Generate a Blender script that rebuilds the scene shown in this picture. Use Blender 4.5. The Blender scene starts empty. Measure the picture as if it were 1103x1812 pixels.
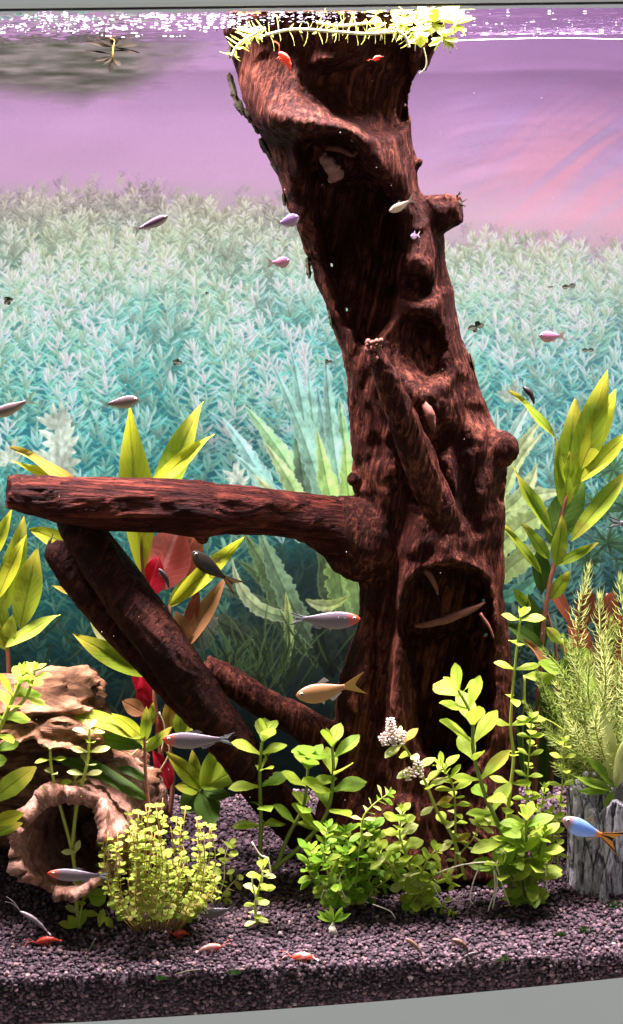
import bpy, bmesh, math, random
import numpy as np
from mathutils import Vector, Matrix

random.seed(7)
np.random.seed(7)
R = math.radians
scene = bpy.context.scene
col = scene.collection

# ---------------------------------------------------------------- camera
PW, PH, FPX = 1103.0, 1812.0, 3800.0          # photograph size and focal length in its pixels
YAW, PITCH, ROLL = R(7.0), R(8.6), R(1.25)
CAM = Vector((-1.3 * math.tan(YAW), -1.3, 0.4985))
fwd = Vector((math.sin(YAW) * math.cos(PITCH), math.cos(YAW) * math.cos(PITCH), -math.sin(PITCH)))
rgt0 = fwd.cross(Vector((0, 0, 1))).normalized()
up0 = rgt0.cross(fwd).normalized()
rgt = rgt0 * math.cos(ROLL) - up0 * math.sin(ROLL)
upv = up0 * math.cos(ROLL) + rgt0 * math.sin(ROLL)
cam_data = bpy.data.cameras.new("camera")
cam = bpy.data.objects.new("camera", cam_data)
col.objects.link(cam)
m3 = Matrix((rgt, upv, -fwd)).transposed()
cam.matrix_world = Matrix.Translation(CAM) @ m3.to_4x4()
cam_data.sensor_fit = 'VERTICAL'
cam_data.sensor_height = 36.0
cam_data.lens = FPX / PH * 36.0
cam_data.clip_start = 0.01
cam_data.clip_end = 50.0
scene.camera = cam

# ---------------------------------------------------------------- room light, exposure
world = bpy.data.worlds.new("World")
scene.world = world
world.use_nodes = True
bgn = world.node_tree.nodes["Background"]
bgn.inputs[0].default_value = (0.84, 0.86, 0.86, 1)
bgn.inputs[1].default_value = 0.42
scene.view_settings.view_transform = 'Standard'
scene.view_settings.look = 'None'
scene.view_settings.exposure = 0.0
scene.view_settings.gamma = 1.0
scene.cycles.use_denoising = True
scene.cycles.max_bounces = 8
scene.cycles.transparent_max_bounces = 12
scene.cycles.caustics_reflective = False
scene.cycles.caustics_refractive = False
scene.cycles.sample_clamp_indirect = 6.0


def P(px, py, y):
    """the point at depth y (metres behind the front glass) seen at this pixel of the photograph"""
    d = rgt * ((px - PW / 2) / FPX) - upv * ((py - PH / 2) / FPX) + fwd
    return CAM + d * ((y - CAM.y) / d.y)


def PN(px, py, y):
    px = np.asarray(px, float); py = np.asarray(py, float); y = np.asarray(y, float)
    dx = (px - PW / 2) / FPX; dy = -(py - PH / 2) / FPX
    d = [rgt[k] * dx + upv[k] * dy + fwd[k] for k in range(3)]
    t = (y - CAM.y) / d[1]
    return np.stack([CAM[k] + d[k] * t for k in range(3)], -1)


def pxm(y):
    """metres per photograph pixel at depth y"""
    return (y - CAM.y) / FPX


YB = 0.26                                      # back glass
ZW = P(551, 17, 0.0).z                         # water level
ZTOP = P(551, -40, 0.0).z

# ---------------------------------------------------------------- the lamp over the tank
def area(name, loc, sx, sy, power, colr, rot=(0, 0, 0)):
    l = bpy.data.lights.new(name, 'AREA')
    l.shape = 'RECTANGLE'; l.size = sx; l.size_y = sy; l.energy = power; l.color = colr
    o = bpy.data.objects.new(name, l); o.location = loc; o.rotation_euler = rot
    col.objects.link(o)
    return o


LAMP_Z = ZW + 0.50
LAMP = area("lamp_light", (0.02, 0.135, LAMP_Z - 0.004), 1.1, 0.10, 165.0, (1.0, 0.86, 0.92))

# ---------------------------------------------------------------- helpers
def tag(o, label=None, cat=None, group=None, kind=None):
    if label: o['label'] = label
    if cat: o['category'] = cat
    if group: o['group'] = group
    if kind: o['kind'] = kind
    return o


def thing(name, loc, label, cat, group=None):
    o = bpy.data.objects.new(name, None)
    o.empty_display_size = 0.01
    o.location = loc
    col.objects.link(o)
    return tag(o, label, cat, group)


def mesh_np(name, verts, faces, smooth=True):
    me = bpy.data.meshes.new(name)
    me.from_pydata([tuple(v) for v in verts], [], [tuple(f) for f in faces])
    if smooth:
        me.polygons.foreach_set('use_smooth', [True] * len(me.polygons))
    me.update()
    return me


def mesh_fast(name, verts, quads, smooth=True):
    """large meshes: verts (n,3), faces (m,k)"""
    me = bpy.data.meshes.new(name)
    verts = np.asarray(verts, np.float32); quads = np.asarray(quads, np.int32)
    k = quads.shape[1]
    me.vertices.add(len(verts)); me.vertices.foreach_set('co', verts.ravel())
    me.loops.add(quads.size); me.loops.foreach_set('vertex_index', quads.ravel())
    me.polygons.add(len(quads)); me.polygons.foreach_set('loop_start', np.arange(0, quads.size, k, dtype=np.int32))
    me.polygons.foreach_set('loop_total', np.full(len(quads), k, np.int32))
    me.polygons.foreach_set('use_smooth', np.full(len(quads), smooth))
    me.update(calc_edges=True); me.validate()
    return me


def obj(name, me, mat=None, parent=None):
    """link a mesh; its vertices are in world space unless the parent is an Empty placed later"""
    o = bpy.data.objects.new(name, me)
    if mat is not None and len(me.materials) == 0:
        me.materials.append(mat)
    col.objects.link(o)
    if parent is not None:
        o.parent = parent
        o.matrix_basis = Matrix.Translation(-Vector(root_loc(parent)))
    return o


def root_loc(o):
    l = Vector((0, 0, 0))
    while o is not None:
        if o.type == 'EMPTY' or o.parent is None:
            l = l + o.location
            break
        o = o.parent
    return l


def child(name, me, parent, M, mat=None):
    """a part placed by a world matrix under a translated Empty (or under a part whose mesh is in world space)"""
    o = bpy.data.objects.new(name, me)
    if mat is not None and len(me.materials) == 0:
        me.materials.append(mat)
    col.objects.link(o)
    o.parent = parent
    if parent.type == 'EMPTY':
        o.matrix_basis = Matrix.Translation(-parent.location) @ M
    else:
        o.matrix_basis = M
    return o


# numpy lattice noise
def _h(ix, iy, iz, s):
    n = (ix * 374761393 + iy * 668265263 + iz * 2147483647 + s * 1274126177) & 0xFFFFFFFF
    n = ((n ^ (n >> 13)) * 1274126177) & 0xFFFFFFFF
    n = n ^ (n >> 16)
    return (n & 0xFFFF) / 32767.5 - 1.0


def vnoise(p, s=0):
    p = np.asarray(p, float)
    i = np.floor(p).astype(np.int64); f = p - i
    f = f * f * f * (f * (f * 6 - 15) + 10)
    x, y, z = i[..., 0], i[..., 1], i[..., 2]
    fx, fy, fz = f[..., 0], f[..., 1], f[..., 2]
    def L(a, b, t): return a + (b - a) * t
    a = L(L(_h(x, y, z, s), _h(x + 1, y, z, s), fx), L(_h(x, y + 1, z, s), _h(x + 1, y + 1, z, s), fx), fy)
    b = L(L(_h(x, y, z + 1, s), _h(x + 1, y, z + 1, s), fx), L(_h(x, y + 1, z + 1, s), _h(x + 1, y + 1, z + 1, s), fx), fy)
    return L(a, b, fz)


def fbm(p, o=4, s=0):
    p = np.asarray(p, float); a = 1.0; t = 0; n = 0
    for k in range(o):
        t = t + a * vnoise(p * (2.03 ** k) + 17.3 * k, s + k); n += a; a *= 0.5
    return t / n


def grid_faces(nr, nc, closed=True):
    i = np.arange(nr - 1)[:, None]; j = np.arange(nc if closed else nc - 1)[None, :]
    a = i * nc + j; b = i * nc + (j + 1) % nc
    return np.stack([a, b, b + nc, a + nc], -1).reshape(-1, 4)


def catmull(pts, n):
    pts = np.asarray(pts, float)
    k = len(pts)
    if k == 2:
        t = np.linspace(0, 1, n)[:, None]
        return pts[0] * (1 - t) + pts[1] * t
    q = np.vstack([2 * pts[0] - pts[1], pts, 2 * pts[-1] - pts[-2]])
    out = []
    for u in np.linspace(0, k - 1 - 1e-9, n):
        i = int(u); f = u - i
        p0, p1, p2, p3 = q[i], q[i + 1], q[i + 2], q[i + 3]
        out.append(0.5 * (2 * p1 + (p2 - p0) * f + (2 * p0 - 5 * p1 + 4 * p2 - p3) * f * f + (3 * p1 - p0 - 3 * p2 + p3) * f ** 3))
    return np.array(out)


def tube_arrays(path, radii, n=8, cap=True, mod=None, squash=None):
    """path (k,3) world; radii (k,). mod(i_arr, ang) -> radius factor"""
    path = np.asarray(path, float); k = len(path)
    radii = np.broadcast_to(np.asarray(radii, float), (k,))
    tan = np.gradient(path, axis=0); tan /= np.linalg.norm(tan, axis=1)[:, None] + 1e-12
    ref = np.array([0.13, -1, 0.07]) if abs(tan[0][1]) < 0.9 else np.array([1.0, 0, 0])
    u = np.cross(tan, ref); u /= np.linalg.norm(u, axis=1)[:, None] + 1e-12
    v = np.cross(tan, u)
    ang = np.linspace(0, 2 * np.pi, n, endpoint=False)
    rr = radii[:, None] * np.ones((1, n))
    if mod is not None:
        rr = rr * mod(np.linspace(0, 1, k)[:, None], ang[None, :])
    V = path[:, None, :] + rr[..., None] * (np.cos(ang)[None, :, None] * u[:, None, :] + np.sin(ang)[None, :, None] * v[:, None, :])
    V = V.reshape(-1, 3)
    Fq = [tuple(f) for f in grid_faces(k, n)]
    if cap:
        Fq.append(tuple(range(n))[::-1])
        Fq.append(tuple(range((k - 1) * n, k * n)))
    return V, Fq


def tube_mesh(name, path, radii, n=6, mod=None):
    V, Fq = tube_arrays(path, radii, n, True, mod)
    return mesh_np(name, V, Fq)


def merge(parts):
    V = []; Fq = []; o = 0
    for v, f in parts:
        V.append(np.asarray(v, float)); Fq += [tuple(int(x) + o for x in q) for q in f]; o += len(v)
    return np.vstack(V), Fq


# ---------------------------------------------------------------- materials
class NT:
    def __init__(s, name):
        s.m = bpy.data.materials.new(name); s.m.use_nodes = True
        s.t = s.m.node_tree; s.t.nodes.clear()
        s.out = s.n('ShaderNodeOutputMaterial')
    def n(s, typ, **kw):
        nd = s.t.nodes.new(typ)
        for k, v in kw.items():
            if k.startswith('_'): setattr(nd, k[1:], v)
            else:
                key = int(k[1:]) if k[0] == 'i' and k[1:].isdigit() else k.replace('_', ' ')
                nd.inputs[key].default_value = v
        return nd
    def l(s, a, b): s.t.links.new(a, b)
    def ramp(s, fac, stops):
        r = s.n('ShaderNodeValToRGB'); e = r.color_ramp.elements
        while len(e) < len(stops): e.new(0.5)
        for k, (p, c) in enumerate(stops):
            e[k].position = p; e[k].color = (*c, 1) if len(c) == 3 else c
        s.l(fac, r.inputs[0]); return r.outputs[0]
    def mix(s, fac, a, b, blend='MIX'):
        m = s.n('ShaderNodeMix', _data_type='RGBA', _blend_type=blend)
        for sock, v in ((m.inputs[0], fac), (m.inputs[6], a), (m.inputs[7], b)):
            if isinstance(v, (int, float)): sock.default_value = v
            elif isinstance(v, tuple): sock.default_value = (*v, 1) if len(v) == 3 else v
            else: s.l(v, sock)
        return m.outputs[2]
    def math(s, op, a, b=0.0, c=None):
        m = s.n('ShaderNodeMath', _operation=op)
        for k, v in enumerate((a, b, c)):
            if v is None: continue
            if isinstance(v, (int, float)): m.inputs[k].default_value = v
            else: s.l(v, m.inputs[k])
        return m.outputs[0]
    def noise(s, vec, scale, detail=3.0, rough=0.55, dist=0.0):
        n = s.n('ShaderNodeTexNoise', Scale=scale, Detail=detail, Roughness=rough, Distortion=dist)
        if vec is not None: s.l(vec, n.inputs['Vector'])
        return n
    def coord(s, which='Object', scale=None, rot=None):
        c = s.n('ShaderNodeTexCoord').outputs[which]
        if scale or rot:
            mp = s.n('ShaderNodeMapping')
            if scale: mp.inputs['Scale'].default_value = scale
            if rot: mp.inputs['Rotation'].default_value = rot
            s.l(c, mp.inputs[0]); c = mp.outputs[0]
        return c
    def pos(s, scale=None, rot=None):
        c = s.n('ShaderNodeNewGeometry').outputs['Position']
        if scale or rot:
            mp = s.n('ShaderNodeMapping')
            if rot: mp.inputs['Rotation'].default_value = rot
            if scale: mp.inputs['Scale'].default_value = scale
            s.l(c, mp.inputs[0]); c = mp.outputs[0]
        return c
    def bump(s, h, strength=0.5, dist=0.001):
        b = s.n('ShaderNodeBump', Strength=strength, Distance=dist); s.l(h, b.inputs['Height']); return b.outputs[0]
    def principled(s, colr, rough=0.5, spec=0.5, normal=None):
        p = s.n('ShaderNodeBsdfPrincipled')
        if isinstance(colr, tuple): p.inputs['Base Color'].default_value = (*colr, 1)
        else: s.l(colr, p.inputs['Base Color'])
        if isinstance(rough, (int, float)): p.inputs['Roughness'].default_value = rough
        else: s.l(rough, p.inputs['Roughness'])
        p.inputs['Specular IOR Level'].default_value = spec
        if normal is not None: s.l(normal, p.inputs['Normal'])
        return p.outputs[0]
    def finish(s, sh): s.l(sh, s.out.inputs['Surface']); return s.m


def simple_mat(name, c, rough=0.5, spec=0.3, var=0.25, scale=300.0):
    t = NT(name)
    nz = t.noise(t.pos(), scale, 3)
    cc = t.mix(nz.outputs[0], tuple(x * (1 - var) for x in c), tuple(min(1, x * (1 + var)) for x in c))
    return t.finish(t.principled(cc, rough, spec))


def leaf_mat(name, c_a, c_b, vein=(0.9, 0.95, 0.5), vein_amt=0.35, trans=0.42, rough=0.42, tip=None, blotch=None):
    """green leaf with a midrib, side veins, per-leaf colour change and light passing through"""
    t = NT(name)
    uv = t.n('ShaderNodeTexCoord').outputs['UV']
    sp = t.n('ShaderNodeSeparateXYZ'); t.l(uv, sp.inputs[0])
    u, v = sp.outputs[0], sp.outputs[1]
    rnd = t.n('ShaderNodeObjectInfo').outputs['Random']
    nz = t.noise(t.pos(), 120.0, 3)
    f = t.math('ADD', t.math('MULTIPLY', rnd, 0.65), t.math('MULTIPLY', nz.outputs[0], 0.4))
    c = t.mix(f, c_a, c_b)
    d = t.math('ABSOLUTE', t.math('SUBTRACT', v, 0.5))
    mid = t.math('SUBTRACT', 1.0, t.math('SMOOTHSTEP', d, 0.015, 0.06)) if False else t.ramp(d, [(0.0, (1, 1, 1)), (0.03, (0.8, 0.8, 0.8)), (0.07, (0, 0, 0))])
    w = t.math('SINE', t.math('MULTIPLY', t.math('SUBTRACT', u, t.math('MULTIPLY', d, 0.55)), 62.0))
    side = t.ramp(w, [(0.80, (0, 0, 0)), (1.0, (1, 1, 1))])
    lines = t.math('ADD', mid, t.math('MULTIPLY', side, 0.35))
    c = t.mix(t.math('MULTIPLY', lines, vein_amt), c, vein)
    if tip is not None:
        c = t.mix(t.ramp(t.math('ADD', u, t.math('MULTIPLY', nz.outputs[0], 0.3)), [(0.75, (0, 0, 0)), (1.15, (1, 1, 1))]), c, tip)
    if blotch is not None:
        b = t.noise(t.pos(), 55.0, 2).outputs[0]
        c = t.mix(t.ramp(b, [(0.60, (0, 0, 0)), (0.72, (.8, .8, .8))]), c, blotch)
    nb = t.bump(t.math('ADD', lines, t.math('MULTIPLY', nz.outputs[0], 0.6)), 0.35, 0.0006)
    pr = t.principled(c, rough + 0.1, 0.22, nb)
    tr = t.n('ShaderNodeBsdfTranslucent'); t.l(c, tr.inputs[0]); t.l(nb, tr.inputs[1])
    mx = t.n('ShaderNodeMixShader', i0=trans); t.l(pr, mx.inputs[1]); t.l(tr.outputs[0], mx.inputs[2])
    return t.finish(mx.outputs[0])


def wood_mat(name, dark, mid, light, axis_rot, fibre=1.0):
    t = NT(name)
    p = t.pos(rot=axis_rot)
    def st(sc):
        mp = t.n('ShaderNodeMapping'); mp.inputs['Scale'].default_value = sc; t.l(p, mp.inputs[0]); return mp.outputs[0]
    warp = t.noise(p, 22.0, 3, 0.6)
    big = t.noise(p, 28.0, 4, 0.6, 0.8)
    fib = t.noise(st((230 * fibre, 230 * fibre, 13)), 1.0, 6, 0.66, 0.8)
    fine = t.noise(st((700 * fibre, 700 * fibre, 60)), 1.0, 4, 0.7, 0.8)
    f = t.math('ADD', t.math('MULTIPLY', fib.outputs[0], 0.55), t.math('MULTIPLY', big.outputs[0], 0.35))
    f = t.math('ADD', f, t.math('MULTIPLY', fine.outputs[0], 0.16))
    c = t.ramp(f, [(0.36, dark), (0.53, mid), (0.76, light)])
    pits = t.ramp(t.noise(st((420, 420, 90)), 1.0, 3, 0.6, 0.5).outputs[0], [(0.30, (1, 1, 1)), (0.42, (0, 0, 0))])
    c = t.mix(t.math('MULTIPLY', pits, 0.7), c, tuple(x * 0.35 for x in dark))
    h = t.math('ADD', t.math('MULTIPLY', fib.outputs[0], 1.0), t.math('MULTIPLY', fine.outputs[0], 0.5))
    h = t.math('SUBTRACT', h, t.math('MULTIPLY', pits, 0.25))
    return t.finish(t.principled(c, 0.6, 0.07, t.bump(h, 1.0, 0.0028)))


def print_mat(name, img):
    t = NT(name)
    tx = t.n('ShaderNodeTexImage'); tx.image = img; tx.extension = 'EXTEND'
    return t.finish(t.principled(tx.outputs[0], 0.6, 0.04))


M_WOOD = wood_mat("driftwood", (0.0075, 0.0019, 0.0014), (0.038, 0.0090, 0.0056), (0.34, 0.108, 0.062), (0.0, R(-13), 0.0))
M_WOOD_H = wood_mat("driftwood_branch", (0.0050, 0.0012, 0.0010), (0.036, 0.0064, 0.0042), (0.27, 0.063, 0.036), (0.0, R(86), 0.0), 1.1)
M_WOOD_D = wood_mat("driftwood_dark", (0.0050, 0.0014, 0.0011), (0.020, 0.0050, 0.0034), (0.11, 0.030, 0.017), (0.0, R(-37), 0.0))
M_SPLINT = simple_mat("raw_wood", (0.15, 0.052, 0.036), 0.7, 0.2, 0.5, 500)
M_PALE = simple_mat("pale_wood", (0.24, 0.115, 0.088), 0.7, 0.2, 0.45, 600)
M_BARK = simple_mat("bark_flake", (0.055, 0.048, 0.026), 0.8, 0.2, 0.6, 400)
M_FRAME = simple_mat("frame_paint", (0.90, 0.91, 0.88), 0.42, 0.35, 0.03, 30)
M_SEAL = simple_mat("dark_seal", (0.03, 0.03, 0.035), 0.5, 0.3)
M_HOUSING = simple_mat("lamp_housing", (0.75, 0.75, 0.76), 0.4, 0.4, 0.03)
M_ROOT = simple_mat("root_tan", (0.50, 0.40, 0.24), 0.6, 0.2, 0.3, 400)
M_ROOTW = simple_mat("root_white", (0.68, 0.62, 0.46), 0.6, 0.2, 0.2, 400)
L_BAC = leaf_mat("leaf_bright", (0.30, 0.43, 0.030), (0.46, 0.58, 0.075), (0.20, 0.30, 0.02), 0.28, 0.46, blotch=(0.40, 0.36, 0.05))
L_BACD = leaf_mat("leaf_mid", (0.17, 0.31, 0.022), (0.28, 0.42, 0.04), (0.09, 0.18, 0.01), 0.35, 0.44)
L_PALE = leaf_mat("leaf_pale", (0.48, 0.56, 0.14), (0.62, 0.66, 0.24), (0.75, 0.78, 0.45), 0.25, 0.42)
L_ROUND = leaf_mat("leaf_round", (0.26, 0.36, 0.03), (0.44, 0.52, 0.09), (0.30, 0.32, 0.04), 0.2, 0.42)
L_ROUNDO = leaf_mat("leaf_olive", (0.28, 0.24, 0.05), (0.42, 0.38, 0.10), (0.35, 0.25, 0.06), 0.2, 0.4, blotch=(0.24, 0.12, 0.04))
L_BUSH = leaf_mat("leaf_bush", (0.14, 0.32, 0.02), (0.28, 0.44, 0.035), (0.10, 0.2, 0.01), 0.25, 0.42)
L_HYG = leaf_mat("leaf_long", (0.20, 0.31, 0.018), (0.36, 0.46, 0.03), (0.10, 0.15, 0.01), 0.55, 0.52, tip=(0.42, 0.40, 0.04), blotch=(0.20, 0.18, 0.02))
L_HYGY = leaf_mat("leaf_yellow", (0.42, 0.46, 0.02), (0.52, 0.55, 0.035), (0.20, 0.22, 0.02), 0.5, 0.52)
L_HYGO = leaf_mat("leaf_orange", (0.46, 0.36, 0.04), (0.40, 0.28, 0.05), (0.35, 0.16, 0.03), 0.45, 0.5)
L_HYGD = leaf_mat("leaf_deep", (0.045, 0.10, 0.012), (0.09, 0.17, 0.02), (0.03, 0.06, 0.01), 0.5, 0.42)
L_RED = leaf_mat("leaf_red", (0.75, 0.17, 0.15), (0.62, 0.13, 0.09), (0.85, 0.40, 0.38), 0.6, 0.5)
L_CRIM = leaf_mat("leaf_crimson", (0.55, 0.015, 0.035), (0.45, 0.01, 0.03), (0.7, 0.10, 0.12), 0.4, 0.5)
L_BROWN = leaf_mat("leaf_brown", (0.30, 0.13, 0.045), (0.40, 0.20, 0.08), (0.2, 0.08, 0.03), 0.5, 0.4)
L_RUST = leaf_mat("leaf_rust", (0.24, 0.05, 0.025), (0.34, 0.09, 0.04), (0.4, 0.15, 0.08), 0.4, 0.45)
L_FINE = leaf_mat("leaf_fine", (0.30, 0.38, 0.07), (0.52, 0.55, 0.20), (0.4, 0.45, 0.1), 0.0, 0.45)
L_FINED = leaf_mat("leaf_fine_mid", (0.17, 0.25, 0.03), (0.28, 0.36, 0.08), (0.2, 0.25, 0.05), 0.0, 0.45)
L_MOSS = leaf_mat("leaf_moss", (0.012, 0.045, 0.005), (0.03, 0.075, 0.01), (0.02, 0.05, 0.005), 0.0, 0.2)
L_FLOAT = leaf_mat("leaf_float", (0.40, 0.46, 0.05), (0.60, 0.62, 0.20), (0.25, 0.32, 0.04), 0.3, 0.45)
L_DEAD = leaf_mat("leaf_dead", (0.012, 0.009, 0.005), (0.022, 0.016, 0.008), (0.016, 0.011, 0.006), 0.3, 0.2, rough=0.95)
L_BLACK = leaf_mat("leaf_black", (0.012, 0.016, 0.008), (0.022, 0.026, 0.012), (0.01, 0.01, 0.01), 0.2, 0.2)
M_STEM = simple_mat("stem_green", (0.30, 0.34, 0.05), 0.5, 0.3, 0.25, 200)
M_STEMD = simple_mat("stem_deep", (0.13, 0.17, 0.03), 0.5, 0.3, 0.25, 200)
M_STEMR = simple_mat("stem_pink", (0.26, 0.10, 0.06), 0.5, 0.3, 0.4, 200)
M_STEMO = simple_mat("stem_ochre", (0.38, 0.25, 0.07), 0.5, 0.3, 0.3, 200)
# ================================================================ TANK
X0, X1 = -0.46, 0.46                            # tank's inner sides
ZB = P(551, 1870, 0.0).z                        # tank floor
def box_mesh(name, a, b, bev=0.0):
    bm = bmesh.new()
    bmesh.ops.create_cube(bm, size=1.0)
    for v in bm.verts:
        v.co = Vector([a[k] + (v.co[k] + 0.5) * (b[k] - a[k]) for k in range(3)])
    if bev > 0:
        bmesh.ops.bevel(bm, geom=bm.edges[:], offset=bev, segments=2, affect='EDGES')
    me = bpy.data.meshes.new(name); bm.to_mesh(me); bm.free(); return me


tank = thing("aquarium", (0, 0.13, ZB - 0.06), "clear glass aquarium with pale grey-green plastic rims above and below", "aquarium")
# top rim: its lower edge is seen along the photograph's top
zr = P(551, 9, -0.004).z
obj("top_rim", box_mesh("top_rim", (X0 - 0.02, -0.012, zr), (X1 + 0.02, 0.002, zr + 0.03), 0.0015), M_FRAME, tank)
obj("rim_seal", box_mesh("rim_seal", (X0, -0.003, zr - 0.0012), (X1, 0.0015, zr - 0.0001)), M_SEAL, tank)
# bottom rim: the upper edge bows gently
def bottom_rim():
    xs = np.linspace(-250, 1400, 60)
    pts = np.array([[-250, 1822], [100, 1812], [400, 1793], [700, 1770], [1000, 1741], [1103, 1730], [1400, 1696]], float)
    ys = np.interp(xs, pts[:, 0], pts[:, 1])
    ys = np.convolve(np.pad(ys, 4, mode='edge'), np.ones(9) / 9, 'valid')
    top = PN(xs, ys, np.full(60, -0.010))
    V = []; 
    prof = [(-0.010, -0.10), (-0.010, 0.0), (-0.0086, -0.0035), (-0.0086, -0.10)]
    for k in range(60):
        for (yy, dz) in prof: V.append((top[k][0], yy, top[k][2] + dz))
    Fq = [tuple(f) for f in grid_faces(60, 4, True)]
    return mesh_np("bottom_rim", V, Fq, False)
obj("bottom_rim", bottom_rim(), M_FRAME, tank)
gl = NT("clear_glass")
tb = gl.n('ShaderNodeBsdfTransparent'); tb.inputs[0].default_value = (0.995, 0.995, 0.995, 1)
M_GLASS = gl.finish(tb.outputs[0])
obj("front_pane", box_mesh("front_pane", (X0, 0.0002, ZB), (X1, 0.006, ZW + 0.02)), M_GLASS, tank)
obj("back_pane", box_mesh("back_pane", (X0, YB + 0.0002, ZB), (X1, YB + 0.004, ZW + 0.02)), M_GLASS, tank)
for sx in (X0, X1):
    a = (sx - 0.006, 0.002, ZB) if sx < 0 else (sx, 0.002, ZB)
    b = (sx, YB, ZW + 0.02) if sx < 0 else (sx + 0.006, YB, ZW + 0.02)
    obj("side_pane", box_mesh("side_pane", a, b), M_GLASS, tank)

lamp = thing("aquarium_lamp", (0.02, 0.135, LAMP_Z), "white strip lamp shining down over the aquarium", "lamp")
obj("lamp_shade", box_mesh("lamp_shade", (0.02 - 0.58, 0.06, LAMP_Z), (0.02 + 0.58, 0.21, LAMP_Z + 0.02), 0.003), M_HOUSING, lamp)

# ---------------------------------------------------------------- water surface (rippled, mirrors the tank from below)
def water():
    nx, ny = 560, 170
    xs = np.linspace(X0 + 0.001, X1 - 0.001, nx); ys = np.linspace(0.0065, YB - 0.0002, ny)
    Xg, Yg = np.meshgrid(xs, ys)
    p = np.stack([Xg * 60, Yg * 95, np.zeros_like(Xg)], -1)
    left = np.clip((0.16 - (Xg + 0.10)) / 0.2, 0.25, 1.0)
    Z = fbm(p, 3, 3) * 0.0016 * left + vnoise(p * 3.1 + 5, 8) * 0.00075 * left + fbm(p * 0.25, 2, 5) * 0.0012
    Z += 0.0004 * np.exp(-(YB - Yg) / 0.003)          # meniscus climbing the back glass
    V = np.stack([Xg, Yg, ZW + Z], -1).reshape(-1, 3)
    return mesh_fast("water_surface", V, grid_faces(ny, nx, False))
wt = NT("water_surface")
fr = wt.n('ShaderNodeFresnel', IOR=1.33)
tr = wt.n('ShaderNodeBsdfTransparent'); tr.inputs[0].default_value = (0.97, 0.97, 1.0, 1)
gs = wt.n('ShaderNodeBsdfGlossy'); gs.inputs['Roughness'].default_value = 0.04; gs.inputs['Color'].default_value = (0.92, 0.88, 0.96, 1)
mx = wt.n('ShaderNodeMixShader'); wt.l(fr.outputs[0], mx.inputs[0]); wt.l(tr.outputs[0], mx.inputs[1]); wt.l(gs.outputs[0], mx.inputs[2])
M_WATER = wt.finish(mx.outputs[0])
wo = obj("water_surface", water(), M_WATER)
tag(wo, kind='structure')
wl = [PN(x, 71 + 3 * math.sin(x / 90.0), YB - 0.0016) for x in np.linspace(-500, 1620, 90)]
wl = [w_ for w_ in wl if X0 + 0.004 < w_[0] < X1 - 0.004]
obj("waterline", tube_mesh("waterline", np.array(wl), 0.00050 + 0.0002 * np.sin(np.arange(len(wl)) * 1.7), 8), simple_mat("waterline", (0.62, 0.46, 0.66), 0.4, 0.3, 0.1), wo)  # pale tube added for the bright gleam of the meniscus
def glints():  # pale beads added to give the rippled surface its sparkle
    rs = np.random.RandomState(12); parts = []
    bm = bmesh.new(); bmesh.ops.create_icosphere(bm, subdivisions=1, radius=1.0); bv = np.array([v.co[:] for v in bm.verts]); bf = [tuple(v.index for v in f.verts) for f in bm.faces]; bm.free()
    for k in range(1300):
        px = rs.uniform(-60, 1150); py = rs.uniform(19, 64)
        dens = np.interp(px, [-60, 380, 470, 640, 830, 1150], [1.0, 0.9, .8, .5, .25, .12]) * np.interp(py, [19, 30, 52, 64], [.8, 1, .7, .1])
        if rs.rand() > dens: continue
        # the spot of the surface seen there
        d = P(px, py, 0.1) - CAM; t_ = (ZW - CAM.z) / d.z; c = CAM + d * t_
        if not (0.008 < c.y < YB - 0.006): continue
        r = rs.choice((0.0003, 0.0004, 0.0006, 0.0009)); a = rs.uniform(-.5, .5)
        v = bv * np.array([r * rs.uniform(1, 3.0), r * 1.4, r * .5]); v = np.column_stack([v[:, 0] * math.cos(a) - v[:, 1] * math.sin(a), v[:, 0] * math.sin(a) + v[:, 1] * math.cos(a), v[:, 2]])
        parts.append((v + np.array(c) - np.array([0, 0, .0008]), bf))
    V, Fq = merge(parts); return mesh_np("glints", V, Fq)
bt = NT("glint_film"); tl = bt.n('ShaderNodeBsdfTranslucent'); tl.inputs[0].default_value = (0.9, 0.86, 0.92, 1); df = bt.principled((0.8, 0.76, 0.82), 0.2, 0.6)
mx = bt.n('ShaderNodeMixShader', i0=0.6); bt.l(df, mx.inputs[1]); bt.l(tl.outputs[0], mx.inputs[2])
bo = obj("glints", glints(), bt.finish(mx.outputs[0])); tag(bo, "tiny pale beads added as sparkle on the water surface along the top", "glints", kind='stuff')

# ================================================================ BACKDROP POSTER (a flat print behind the back glass)
YP = YB + 0.006
PS = 1900.0                                     # print pixels per metre
pz1 = ZW + 0.02; pz0 = ZB
CW, CH = int((X1 - X0) * PS), int((pz1 - pz0) * PS)
K = PS * pxm(YP)                                # print pixels per photograph pixel


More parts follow.
